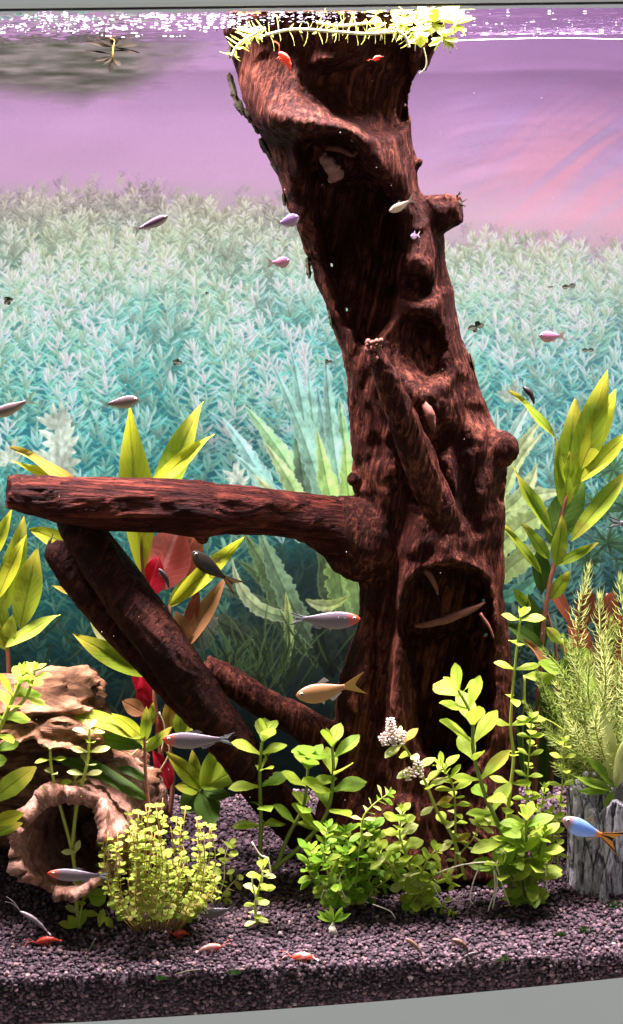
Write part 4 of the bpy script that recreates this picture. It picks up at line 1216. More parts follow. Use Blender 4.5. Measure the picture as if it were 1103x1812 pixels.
def stem_on(parent, pts, r, smat, leafs=None, lo=0.06, gap=28, L0=30, L1=24, asp=0.5, mat=None, shape='ovate', e0=5, e1=42, k=2, tip=4, twist=90.0, top_gap=0.5, name="stem", drop=0.0, mats=None, phase=None):
    """a stem with opposite leaves; px sizes"""
    w = np.array([P(*q) for q in pts]); path = catmull(w, max(8, 5 * len(pts)))
    s_ = pxm(pts[0][2])
    rr = np.linspace(r * s_, r * 0.55 * s_, len(path))
    obj(name, tube_mesh(name, path, rr, 6), smat, parent)
    if mat is None: return
    tot = polyline_at(path, 0)[2]
    s = lo * tot; q = 0; ph = random.uniform(-25, 25) if phase is None else phase
    while s < tot:
        f = s / tot
        c, ax, _ = polyline_at(path, s)
        ax = Vector(ax); e = R(e0 + (e1 - e0) * f + random.uniform(-9, 9)); L = (L0 + (L1 - L0) * f) * s_
        u = ax.cross(Vector((0, -1, 0.05))).normalized(); v = ax.cross(u).normalized()
        for h in range(k):
            if drop and random.random() < drop * (1 - f): continue
            a = R(q * twist + h * 360.0 / k + ph + random.uniform(-14, 14))
            rad = u * math.cos(a) + v * math.sin(a)
            d = rad * math.cos(e) + ax * math.sin(e) + Vector((0, 0, random.uniform(-.12, .05)))
            n = ax * math.cos(e) - rad * math.sin(e) + Vector((0, -0.55, 0.1))
            l = L * random.uniform(0.95, 1.3)
            m = mat if not mats or random.random() > 0.3 else random.choice(mats)
            leaf_w(parent, Vector(c) + rad * r * s_ * 0.5, d, l, l * asp * random.uniform(.95, 1.2), m, shape, n)
        q += 1
        s += gap * s_ * (1 - (1 - top_gap) * f ** 2) * random.uniform(0.85, 1.15)
    c, ax, _ = polyline_at(path, tot); ax = Vector(ax)
    u = ax.cross(Vector((0, -1, 0.05))).normalized(); v = ax.cross(u).normalized()
    for h in range(tip):
        a = R(h * 360 / max(tip, 1) + ph + 40); e = R(48 + 22 * (h % 2)); rad = u * math.cos(a) + v * math.sin(a)
        l = L1 * s_ * (0.85 if h % 2 == 0 else 0.6)
        leaf_w(parent, Vector(c), rad * math.cos(e) + ax * math.sin(e), l, l * asp, mat, shape, ax * math.cos(e) - rad * math.sin(e) + Vector((0, -.3, 0)))


def root_at(name, px, py, label, cat="aquarium plant", group=None, y=None):
    p = GP(px, py) if y is None else P(px, py, y)
    return thing(name, p, label, cat, group)


def D_(px, py, mx=0.105):
    return min(GP(px, py).y, mx)


BAC = "round leaved stem plants in the foreground"
# bright upright stem, the tallest broad one
d = D_(905, 1596, .078)
p = root_at("stem_plant", 905, 1590, "tall bright green stem plant with broad oval leaves before the trunk hollow", group=BAC, y=d)
stem_on(p, [(905, 1594, d), (898, 1500, d - .004), (876, 1446, d - .01), (855, 1396, d - .012), (838, 1331, d - .012), (835, 1269, d - .012), (812, 1222, d - .012)], 5, M_STEMD, gap=36, L0=50, L1=62, asp=0.46, mat=L_BAC, mats=[L_BACD], e0=12, e1=40, lo=0.12, top_gap=.75, phase=12)
d = D_(930, 1600, .075)
p = root_at("stem_plant", 932, 1598, "low bushy green stem plant with broad leaves at the foot of the tallest stems", group=BAC, y=d)
for (q, tipx, tipy) in ((0, 932, 1452), (1, 905, 1490), (2, 962, 1480), (3, 890, 1530), (4, 950, 1530)):
    stem_on(p, [(930 + q * 3 - 5, 1598, d), ((930 + tipx) / 2, (1598 + tipy) / 2, d - .006), (tipx, tipy, d - .010)], 4, M_STEMD, gap=27, L0=36, L1=48, asp=0.5, mat=L_BAC, mats=[L_BACD, L_BACD], e0=8, e1=38, lo=0.1)
# tall thin one
d = D_(902, 1585, .085)
p = root_at("stem_plant", 902, 1580, "very tall thin stem plant with widely spaced small oval leaves right of the trunk", group=BAC, y=d)
stem_on(p, [(902, 1580, d), (896, 1480, d), (903, 1400, d), (909, 1341, d), (904, 1290, d), (906, 1238, d), (912, 1174, d), (921, 1092, d)], 4.2, M_STEM, gap=54, L0=34, L1=36, asp=0.5, mat=L_BAC, e0=-2, e1=20, lo=0.2, tip=3, top_gap=.9)
for (pts, lab, L0, gp) in (
        ([(934, 1585, 0), (930, 1500, 0), (930, 1447, 0), (936, 1344, 0), (941, 1272, 0)], "thin stem plant with small paired leaves just right of the tallest thin stem", 28, 27),
        ([(986, 1540, 0), (990, 1453, 0), (995, 1390, 0), (999, 1315, 0)], "small leaved thin stem plant closest to the grey stump", 26, 36),
        ([(960, 1560, 0), (962, 1503, 0), (958, 1450, 0), (964, 1395, 0)], "short dense small leaved stem plant between the thin stems by the grey stump", 24, 20)):
    dd = D_(pts[0][0], pts[0][1], .085)
    p = root_at("stem_plant", pts[0][0], pts[0][1], lab, group=BAC, y=dd)
    stem_on(p, [(a, b, dd) for a, b, _ in pts], 2.6, M_STEM, gap=gp, L0=L0, L1=L0 * .85, asp=0.55, mat=L_BAC, e0=0, e1=26, lo=0.12)
    if L0 == 24:
        stem_on(p, [(966, 1562, dd), (980, 1500, dd - .004), (976, 1440, dd - .005)], 2.4, M_STEM, gap=20, L0=24, L1=20, asp=0.55, mat=L_BAC, e0=0, e1=26, lo=0.12)
        stem_on(p, [(956, 1562, dd), (940, 1510, dd - .004), (938, 1462, dd - .005)], 2.4, M_STEM, gap=20, L0=24, L1=20, asp=0.55, mat=L_BAC, e0=0, e1=26, lo=0.12)
# flowering stem
d = D_(824, 1560, .080)
p = root_at("flowering_stem_plant", 824, 1556, "stem plant carrying pinkish white flower spikes in front of the trunk", group=BAC, y=d)
stem_on(p, [(824, 1556, d), (802, 1483, d), (773, 1433, d - .004), (751, 1380, d - .006), (725, 1335, d - .006), (708, 1310, d - .006)], 3.6, M_STEM, gap=44, L0=30, L1=34, asp=0.5, mat=L_PALE, mats=[L_BAC, L_HYGO], e0=0, e1=14, lo=0.25, tip=2)
M_FLOWER = simple_mat("flower_white", (0.62, 0.50, 0.40), 0.6, 0.2, 0.5, 260)
def spike(cx, cy, l, ang, parent, d):
    a = Vector(P(cx, cy, d)); s_ = pxm(d); parts = []
    dx, dz = math.sin(R(ang)), math.cos(R(ang))
    for q in range(int(l / 5.2)):
        f = q * 5.2 / l; r = (10.5 - 5 * f)
        for h in range(6):
            an = h * 60 + q * 28
            o = np.array([dx * q * 5.2 + math.cos(R(an)) * r * dz, math.sin(R(an)) * r, dz * q * 5.2 - math.cos(R(an)) * r * dx]) * s_
            bm = bmesh.new(); bmesh.ops.create_icosphere(bm, subdivisions=1, radius=3.3 * s_ * (1 - .3 * f))
            v = np.array([x.co[:] for x in bm.verts]) * np.array([1.15, 1.15, .7]) + np.array(a) + o
            parts.append((v, [tuple(z.index for z in x.verts) for x in bm.faces])); bm.free()
    V, Fq = merge(parts)
    obj("flower_spike", mesh_np("flower_spike", V, Fq), M_FLOWER, parent)
for (cx, cy, l, an) in ((694, 1306, 44, -4), (686, 1312, 24, -40), (704, 1312, 30, 25), (690, 1316, 20, 10), (738, 1372, 34, 8), (728, 1374, 24, -35)):
    spike(cx, cy, l, an, p, d - .008)
d = D_(806, 1545, .082)
p = root_at("stem_plant", 806, 1540, "slender stem plant with narrow leaves standing beside the flowering stem", group=BAC, y=d)
stem_on(p, [(806, 1540, d), (806, 1480, d), (803, 1396, d), (783, 1356, d)], 2.8, M_STEM, gap=19, L0=16, L1=34, asp=0.45, mat=L_BAC, mats=[L_PALE], e0=0, e1=25, lo=0.1)
stem_on(p, [(806, 1520, d), (840, 1480, d), (860, 1440, d)], 2.2, M_STEM, gap=26, L0=20, L1=24, asp=0.5, mat=L_PALE, e0=0, e1=25, lo=0.3)
# yellow-green creeping group
d = D_(736, 1602, .07)
p = root_at("creeping_plant", 740, 1600, "yellow green creeping plant with rounded striped leaves at the foot of the trunk", group=BAC, y=d)
for pts, L in (([(742, 1606), (724, 1528), (708, 1480), (712, 1437)], 34), ([(745, 1606), (760, 1560), (790, 1540), (800, 1560)], 30), ([(740, 1604), (700, 1540), (678, 1520), (668, 1500)], 26), ([(748, 1612), (770, 1600), (786, 1604), (800, 1614)], 22), ([(740, 1606), (742, 1570), (752, 1530), (770, 1505)], 28), ([(738, 1612), (730, 1600), (744, 1580), (752, 1590)], 24)):
    stem_on(p, [(a, b, d - .008 * i / 3) for i, (a, b) in enumerate(pts)], 2.6, M_STEM, gap=19, L0=L, L1=L * .8, asp=0.68, mat=L_BAC, mats=[L_PALE, L_BACD], e0=0, e1=25, lo=0.1)
for (pts) in ([(770, 1546), (820, 1530), (872, 1526), (880, 1540)], [(872, 1528), (876, 1570), (864, 1612)], [(870, 1528), (880, 1560), (872, 1608)], [(780, 1546), (770, 1570), (790, 1596), (820, 1580)], [(900, 1500), (880, 1530), (902, 1602)], [(850, 1530), (838, 1560), (832, 1590), (838, 1600)], [(965, 1530), (968, 1570), (972, 1580)]):
    obj("root", tube_mesh("root", catmull(np.array([P(a, b, d - .006) for a, b in pts]), 18), 1.3 * pxm(d), 5), M_ROOTW, p)
# centre left group
d = D_(460, 1535, .10)
p = root_at("stem_plant", 460, 1530, "upright bright green stem plant with oval leaves left of the crossing stems", group=BAC, y=d)
stem_on(p, [(460, 1530, d), (462, 1450, d), (460, 1380, d), (462, 1330, d), (468, 1300, d)], 4.4, M_STEMD, gap=40, L0=44, L1=50, asp=0.5, mat=L_BAC, mats=[L_BACD], e0=0, e1=38, lo=0.3, phase=10)
d = D_(486, 1542, .098)
p = root_at("stem_plant", 484, 1540, "leaning stem plant with two crossing stems and large light green leaves", group=BAC, y=d)
stem_on(p, [(482, 1540, d), (540, 1490, d - .004), (578, 1440, d - .006), (590, 1375, d - .008), (588, 1322, d - .008)], 5, M_STEMD, gap=40, L0=50, L1=62, asp=0.5, mat=L_BAC, mats=[L_BACD], e0=10, e1=34, lo=0.42, phase=15, top_gap=.8)
stem_on(p, [(488, 1540, d), (510, 1480, d - .002), (538, 1424, d - .004), (546, 1350, d - .006)], 4.6, M_STEMD, gap=44, L0=44, L1=56, asp=0.5, mat=L_BACD, mats=[L_BAC], e0=10, e1=34, lo=0.45)
for (a, b, c, e) in ((470, 1450, 395, 1310), (440, 1470, 400, 1500)):
    pass
# green bush
d = D_(625, 1600, .072)
p = root_at("bushy_plant", 625, 1598, "compact bush of small fresh green leaves in the centre foreground", group=BAC, y=d)
rb = random.Random(3)
for q in range(15):
    tx = 552 + 136 * (q % 8) / 7 + rb.uniform(-10, 10); ty = 1470 + rb.uniform(-26, 30) + abs(tx - 620) * 0.4 + (40 if q > 8 else 0)
    dd = d + rb.uniform(-.018, .008)
    stem_on(p, [(625 + (tx - 625) * 0.25, 1600, d), (625 + (tx - 625) * 0.6, 1570, dd), (tx, (1600 + ty) / 2 - 10, dd), (tx + rb.uniform(-8, 8), ty, dd)], 2.2, M_STEM, gap=19, L0=25, L1=25, asp=0.5, mat=L_BUSH, mats=[L_BAC, L_BACD], e0=5, e1=35, lo=0.15)
stem_on(p, [(640, 1500, d - .01), (642, 1450, d - .012), (660, 1425, d - .012), (688, 1404, d - .012)], 2.2, M_STEM, gap=17, L0=22, L1=22, asp=0.45, mat=L_BUSH, mats=[L_PALE], e0=5, e1=30, lo=0.2)
for pts in ([(612, 1590), (600, 1560), (608, 1540)], [(660, 1600), (690, 1612), (700, 1625)], [(590, 1590), (575, 1575), (568, 1590)]):
    obj("root", tube_mesh("root", catmull(np.array([P(a, b, d - .016) for a, b in pts]), 10), 1.1 * pxm(d), 5), M_ROOTW, p)
# small ones
d = D_(456, 1638)
p = root_at("stem_plant", 456, 1636, "small yellow green stem plant with a bare pale root above it", group=BAC, y=d)
stem_on(p, [(455, 1636, d), (452, 1600, d), (462, 1560, d - .003), (466, 1533, d - .004)], 3, M_STEM, gap=17, L0=22, L1=24, asp=0.55, mat=L_BAC, mats=[L_PALE, L_PALE], e0=0, e1=30, lo=0.05)
for pts in ([(446, 1490), (460, 1512), (474, 1520), (480, 1546)], [(464, 1560), (466, 1530), (458, 1518)], [(456, 1600), (448, 1570), (446, 1555)]):
    obj("root", tube_mesh("root", catmull(np.array([P(a, b, d - .004) for a, b in pts]), 12), 1.6 * pxm(d), 5), M_ROOTW, p)
d = D_(590, 1648)
p = root_at("seedling", 590, 1640, "tiny seedling with a fan of thin leaves and white roots on the gravel", group=BAC, y=d)
for an, l in ((20, 32), (60, 34), (100, 30), (150, 34), (40, 24), (125, 24), (5, 22), (170, 24)):
    leaf_px(p, (590, 1632, d), (590 + math.cos(R(an)) * l, 1628 - math.sin(R(an)) * l * .7 - 4, d - .004), 9, L_BUSH, 'ovate')
for q in range(6):
    obj("root", tube_mesh("root", np.array([P(590, 1630, d), P(588 + q * 2 - 5, 1642, d - .004), P(584 + q * 3, 1656, d - .006)]), 0.9 * pxm(d), 5), M_ROOTW, p)
# small round-leaved bush, left
d = D_(280, 1648)
p = root_at("bushy_plant", 280, 1644, "large round bush of tiny round leaves in front of the hollow log", group=BAC, y=d)
rb = random.Random(9); nleaf = 0; V_s = []; small = []
for q in range(74):
    fx = rb.uniform(-1, 1); tx = 282 + fx * 98; ty = 1425 + 40 * fx * fx + rb.uniform(-14, 120) * (1 if q % 3 else 1.4)
    ty = min(ty, 1610); dd = d + rb.uniform(-.034, .020)
    pts = [P(280 + fx * 40, 1648 + rb.uniform(-6, 4), d + (dd - d) * .4), P(280 + fx * 82, 1600, dd), P(tx + rb.uniform(-12, 12), (ty + 1600) / 2, dd), P(tx, ty, dd)]
    path = catmull(np.array(pts), 10)
    V_s.append(tube_arrays(path, 1.0 * pxm(d), 4))
    ln = polyline_at(path, 0)[2]; s = 0.25 * ln
    while s < ln:
        c, ax, _ = polyline_at(path, s)
        for h in (0, 1):
            small.append((c, ax, rb.uniform(0, 360), rb.uniform(11, 16) * pxm(d), s / ln))
        s += rb.uniform(15, 22) * pxm(d)
V, Fq = merge(V_s); tag(obj("stems", mesh_np("stems", V, Fq), M_STEMO, p), kind='stuff')
rb.shuffle(small)
small.sort(key=lambda t_: t_[0][1])
extraV = []
for i, (c, ax, an, L, f) in enumerate(small):
    ax = Vector(ax); u = ax.cross(Vector((0, -1, 0))).normalized(); v = ax.cross(u)
    rad = u * math.cos(R(an)) + v * math.sin(R(an)); dd_ = rad * 0.85 + ax * 0.35; nn = ax * 0.8 - rad * 0.4 + Vector((0, -0.35, 0.2))
    m_ = L_ROUNDO if rb.random() < (0.55 - 0.5 * f) else L_ROUND
    if i < 290: leaf_w(p, Vector(c), dd_, L, L * .82, m_, 'round', nn)
    else:
        mt = basis(c, dd_, L, L * .82, nn); me_ = leaf_mesh('round', L_ROUND, 0)
        extraV.append((np.array([(mt @ q_.co)[:] for q_ in me_.vertices]), [tuple(f_.vertices) for f_ in me_.polygons]))
V, Fq = merge(extraV); tag(obj("foliage", mesh_np("foliage", V, Fq), L_ROUND, p), kind='stuff')
d = D_(392, 1600)
p = root_at("bushy_plant", 392, 1600, "few trailing round leaves at the right side of the tiny leaved bush", group=BAC, y=d)
for pts in ([(380, 1600), (396, 1560), (398, 1520), (406, 1494)], [(385, 1600), (405, 1570), (418, 1556)], [(370, 1660), (374, 1630), (378, 1622)]):
    stem_on(p, [(a, b, d) for a, b in pts], 1.5, M_ROOT, gap=20, L0=19, L1=18, asp=0.85, mat=L_ROUND, mats=[L_ROUNDO], shape='round', e0=10, e1=30, lo=0.2, tip=2)
# two-stemmed sprig
d = D_(142, 1644)
p = root_at("stem_plant", 142, 1640, "pale two stemmed sprig rising in front of the hollow log opening", group=BAC, y=d)
stem_on(p, [(141, 1642, d), (134, 1580, d), (132, 1534, d), (125, 1494, d), (105, 1420, d), (92, 1364, d), (89, 1328, d)], 4.4, M_STEM, gap=38, L0=26, L1=26, asp=0.42, mat=L_PALE, mats=[L_BAC], e0=2, e1=14, lo=0.80, tip=3, phase=5)
stem_on(p, [(128, 1500, d), (136, 1429, d), (150, 1370, d - .002), (156, 1342, d - .002), (159, 1290, d - .002)], 4, M_STEM, gap=28, L0=30, L1=30, asp=0.45, mat=L_PALE, mats=[L_BAC], e0=2, e1=18, lo=0.62, tip=4)
stem_on(p, [(131, 1520, d), (133, 1440, d + .003), (133, 1380, d + .003)], 3, M_STEM, gap=22, L0=22, L1=22, asp=0.45, mat=L_PALE, e0=2, e1=18, lo=0.75, tip=3)
stem_on(p, [(139, 1644, d), (146, 1600, d - .004), (152, 1572, d - .005)], 2.5, M_STEM, gap=26, L0=30, L1=24, asp=0.5, mat=L_BAC, mats=[L_PALE], e0=2, e1=30, lo=0.4)
leaf_px(p, (150, 1584, d - .004), (188, 1590, d - .004), 34, L_BACD, 'round')
leaf_px(p, (134, 1508, d - .002), (108, 1508, d - .005), 11, L_PALE, 'ovate')
leaf_px(p, (134, 1508, d - .002), (140, 1490, d - .005), 11, L_PALE, 'ovate')
for (a, b, c, e) in ((140, 1640, 102, 1634), (140, 1640, 118, 1620), (140, 1642, 150, 1614), (176, 1640, 182, 1614), (200, 1642, 190, 1626)):
    leaf_px(p, (a, b, d), (c, e, d - .005), 15, L_BAC, 'ovate')
# left edge plants
d = .055
p = root_at("stem_plant", -8, 1500, "bright stem plant with oval leaves at the left edge over the layered rock", group=BAC, y=d)
stem_on(p, [(-30, 1500, d), (-12, 1330, d), (8, 1270, d), (26, 1230, d), (40, 1196, d)], 5.5, M_STEM, gap=36, L0=46, L1=44, asp=0.5, mat=L_BAC, mats=[L_BACD], e0=5, e1=26, lo=0.55, tip=4)
stem_on(p, [(10, 1270, d), (44, 1238, d), (58, 1204, d), (62, 1186, d)], 3.5, M_STEM, gap=26, L0=32, L1=28, asp=0.55, mat=L_BAC, e0=5, e1=26, lo=0.5, tip=4)
p = root_at("stem_plant", -12, 1560, "large smooth oval leaves at the left edge below the layered rock", group=BAC, y=.05)
leaf_px(p, (-22, 1425, .05), (54, 1358, .045), 40, L_HYG, 'ovate'); leaf_px(p, (-25, 1460, .05), (42, 1438, .046), 26, L_HYGY, 'ovate')
leaf_px(p, (-25, 1350, .052), (14, 1345, .046), 26, L_BACD, 'ovate'); leaf_px(p, (-20, 1480, .05), (34, 1455, .046), 22, L_HYG, 'ovate')
obj("stem", tube_mesh("stem", np.array([P(-12, 1560, .05), P(-20, 1470, .05), P(-25, 1340, .052)]), 4 * pxm(.05), 6), M_STEM, p)
# ---- long-leaved plants
HY = "long leaved plants behind the driftwood"
p = root_at("long_leaved_plant", 292, 1440, "long leaved plant with pink stem and red lower leaves behind the leaning branch", group=HY)
dh = GP(292, 1440).y; dh = min(dh, .20)
stem_on(p, [(292, 1446, dh), (288, 1380, dh), (282, 1300, dh), (274, 1240, dh), (275, 1180, dh + .0), (265, 1080, dh), (252, 1000, dh), (250, 900, dh)], 5.5, M_STEMR)
stem_on(p, [(300, 1446, dh), (306, 1380, dh), (300, 1300, dh), (312, 1180, dh), (300, 1070, dh)], 5, M_STEMR)
for (a, b, w, m, dz) in (
        ((252, 1015), (222, 712), 50, L_HYGY, 0), ((262, 930), (353, 710), 42, L_HYG, .004), ((250, 880), (374, 765), 24, L_HYGY, -.006), ((150, 872), (26, 784), 22, L_HYGO, 0), ((140, 862), (18, 818), 16, L_HYGY, .004),
        ((300, 1072), (434, 948), 28, L_HYGY, -.01), ((298, 1075), (352, 1008), 22, L_BAC, 0), ((130, 968), (54, 934), 28, L_HYGY, 0), ((152, 1056), (90, 1037), 11, L_HYGO, 0), ((262, 1196), (126, 1122), 34, L_HYG, -.015),
        ((222, 1170), (150, 1080), 26, L_PALE, .01),
        ((265, 1320), (196, 1302), 18, L_HYG, -.03), ((252, 1324), (292, 1300), 14, L_HYG, -.03),
        ((318, 1302), (321, 1250), 22, L_HYG, -.02), ((328, 1295), (374, 1258), 14, L_HYG, -.02), ((298, 1296), (300, 1232), 20, L_HYGO, -.01), ((262, 1290), (272, 1245), 16, L_HYG, -.02),
        ((275, 1045), (318, 925), 74, L_RED, .008), ((300, 1030), (350, 935), 60, L_RUST, .012), ((258, 1060), (280, 985), 40, L_CRIM, .008), ((268, 1240), (236, 1158), 34, L_CRIM, 0), ((262, 1290), (246, 1190), 24, L_CRIM, .002),
        ((300, 1395), (276, 1330), 30, L_CRIM, -.006), ((292, 1330), (282, 1270), 22, L_RUST, -.004), ((256, 1262), (214, 1240), 26, L_BROWN, -.02), ((335, 1140), (310, 1080), 26, L_BROWN, 0), ((325, 1150), (400, 1018), 26, L_BROWN, 0), ((330, 1120), (352, 1040), 20, L_RUST, .004)):
    leaf_px(p, (*a, dh + dz), (*b, dh + dz - 0.004), w, m, 'lance', roll=random.uniform(-.25, .25), var=random.choice((0, 2)))
for pts in ([(285, 1300), (300, 1330), (276, 1370), (250, 1366)], [(200, 1366), (240, 1330), (262, 1312)], [(282, 1260), (292, 1290), (286, 1330)], [(270, 1310), (230, 1345), (190, 1360)]):
    obj("root", tube_mesh("root", catmull(np.array([P(a, b, dh - .03) for a, b in pts]), 14), 1.5 * pxm(dh), 5), M_ROOT, p)
p = root_at("long_leaved_plant", 262, 1500, "long leaved plant with broad arching leaves lying over the hollow log", group=HY, y=.080)
stem_on(p, [(266, 1520, .080), (264, 1440, .080), (258, 1370, .080), (256, 1300, .080)], 4.5, M_STEMR)
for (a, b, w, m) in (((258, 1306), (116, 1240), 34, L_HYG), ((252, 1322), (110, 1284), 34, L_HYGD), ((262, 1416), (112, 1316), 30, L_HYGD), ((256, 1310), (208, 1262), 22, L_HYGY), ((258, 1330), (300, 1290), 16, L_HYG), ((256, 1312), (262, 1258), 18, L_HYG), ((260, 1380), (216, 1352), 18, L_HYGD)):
    leaf_px(p, (*a, .080), (*b, .074), w, m, 'lance', roll=random.uniform(.1, .45), var=1)
d2 = min(GP(352, 1440).y, .17)
p = root_at("long_leaved_plant", 352, 1440, "low spreading green plant with strap leaves beside the foot of the leaning branch", group=HY)
stem_on(p, [(352, 1445, d2), (350, 1420, d2), (356, 1395, d2)], 4.5, M_STEMD)
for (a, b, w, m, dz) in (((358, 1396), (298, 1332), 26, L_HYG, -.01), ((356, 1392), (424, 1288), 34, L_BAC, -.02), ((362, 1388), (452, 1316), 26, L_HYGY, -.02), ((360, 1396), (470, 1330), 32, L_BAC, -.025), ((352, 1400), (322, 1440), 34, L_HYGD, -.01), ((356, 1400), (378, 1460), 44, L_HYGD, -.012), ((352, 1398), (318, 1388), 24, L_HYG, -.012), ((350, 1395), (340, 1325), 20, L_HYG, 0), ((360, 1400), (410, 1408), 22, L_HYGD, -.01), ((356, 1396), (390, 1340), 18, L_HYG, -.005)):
    leaf_px(p, (*a, d2 + dz * .3), (*b, d2 + dz), w, m, 'lance', roll=random.uniform(-.25, .25))
p = root_at("long_leaved_plant", 14, 1300, "long leaved plant at the left edge rising behind the layered rock", group=HY, y=.20)
stem_on(p, [(14, 1330, .2), (16, 1190, .2), (10, 1120, .2), (4, 1060, .2)], 5, M_STEMR)
for (a, b, w, m, dz) in (((4, 1085), (44, 918), 36, L_HYG, 0), ((36, 1112), (64, 970), 42, L_HYG, -.004), ((10, 1145), (102, 1084), 22, L_BAC, -.008), ((-4, 1060), (42, 948), 24, L_HYGY, -.006), ((10, 1130), (-30, 980), 30, L_HYG, 0), ((12, 1140), (22, 1090), 22, L_BAC, -.006), ((14, 1150), (-12, 1100), 22, L_HYG, -.006), ((-20, 1000), (20, 900), 20, L_HYGY, 0)):
    leaf_px(p, (*a, .2 + dz), (*b, .2 + dz - .004), w, m, 'lance', roll=random.uniform(-.2, .2), var=0)
d3 = .185
p = root_at("long_leaved_plant", 945, 1430, "tall long leaved plant with upright pointed leaves right of the trunk", group=HY, y=d3)
stem_on(p, [(945, 1440, d3), (950, 1300, d3), (958, 1150, d3), (972, 1040, d3), (984, 985, d3), (999, 890, d3), (1028, 845, d3)], 6, M_STEMR)
stem_on(p, [(975, 1400, d3), (985, 1250, d3), (984, 1150, d3), (968, 1080, d3)], 4, M_STEMR)
for (a, b, w, m, dz) in (
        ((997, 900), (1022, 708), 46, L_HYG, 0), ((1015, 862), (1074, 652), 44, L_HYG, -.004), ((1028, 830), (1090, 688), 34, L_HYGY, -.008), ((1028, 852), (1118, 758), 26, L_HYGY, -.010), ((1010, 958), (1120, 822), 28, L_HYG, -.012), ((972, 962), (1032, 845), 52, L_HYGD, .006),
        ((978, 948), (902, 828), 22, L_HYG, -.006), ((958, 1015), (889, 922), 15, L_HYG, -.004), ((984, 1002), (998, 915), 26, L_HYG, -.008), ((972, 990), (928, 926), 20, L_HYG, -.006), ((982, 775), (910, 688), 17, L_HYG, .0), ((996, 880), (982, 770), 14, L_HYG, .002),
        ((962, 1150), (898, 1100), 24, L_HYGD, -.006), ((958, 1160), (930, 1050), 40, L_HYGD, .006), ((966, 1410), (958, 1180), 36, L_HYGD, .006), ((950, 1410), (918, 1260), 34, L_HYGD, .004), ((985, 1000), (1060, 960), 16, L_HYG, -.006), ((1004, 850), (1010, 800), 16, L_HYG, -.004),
        ((985, 1200), (935, 1130), 18, L_BROWN, -.01), ((975, 1060), (1010, 1010), 22, L_HYG, 0), ((940, 1080), (905, 1040), 16, L_HYG, 0), ((960, 1050), (950, 960), 30, L_HYGD, .008)):
    leaf_px(p, (*a, d3 + dz), (*b, d3 + dz - .004), w, m, 'lance', roll=random.uniform(-.25, .25), var=random.choice((0, 2)))
# ---- red and green broad plants behind the fine-leaved ones
p = root_at("red_plant", 1060, 1440, "dark red leaved plant half hidden behind the feathery stems at right", y=.19)
stem_on(p, [(1060, 1440, .19), (1050, 1250, .19), (1060, 1100, .19), (1075, 1050, .19)], 4, M_STEMR)
for (a, b, w) in (((1012, 1110), (982, 1030), 26), ((1030, 1120), (1042, 1040), 44), ((1050, 1180), (1020, 1100), 40), ((1070, 1190), (1098, 1090), 60), ((1085, 1240), (1112, 1150), 60), ((1060, 1130), (1085, 1050), 44), ((1040, 1180), (1000, 1130), 24), ((1075, 1260), (1060, 1170), 40)):
    leaf_px(p, (*a, .19), (*b, .185), w, L_RUST, 'ovate', roll=random.uniform(-.3, .3))
p = root_at("broad_leaved_plant", 1030, 1440, "yellow green plant with broad soft leaves among the feathery stems", y=.16)
stem_on(p, [(1030, 1440, .16), (1015, 1300, .16), (1005, 1200, .16), (995, 1130, .16)], 4, M_STEM)
for (a, b, w, m) in (((995, 1140), (970, 1112), 22, L_BAC), ((1000, 1190), (950, 1176), 34, L_BACD), ((1000, 1180), (1040, 1150), 36, L_BACD), ((1005, 1210), (932, 1192), 26, L_BAC), ((1008, 1230), (1050, 1200), 40, L_BACD), ((1010, 1250), (980, 1270), 34, L_BACD), ((1005, 1200), (1010, 1150), 40, L_HYGD), ((1015, 1260), (1080, 1270), 30, L_BACD), ((1020, 1290), (970, 1290), 26, L_BAC), ((1024, 1320), (1090, 1300), 30, L_BAC)):
    leaf_px(p, (*a, .16), (*b, .152), w, m, 'ovate', roll=random.uniform(-.4, .4))
p = root_at("trailing_stem", 925, 1280, "bare yellow green stem trailing diagonally under the feathery plants", y=.13)
stem_on(p, [(928, 1195, .13), (930, 1250, .13), (952, 1266, .13), (980, 1280, .128), (1002, 1296, .126)], 2.6, M_STEM)
stem_on(p, [(938, 1440, .13), (926, 1330, .13), (928, 1195, .13)], 2.0, M_STEMD)
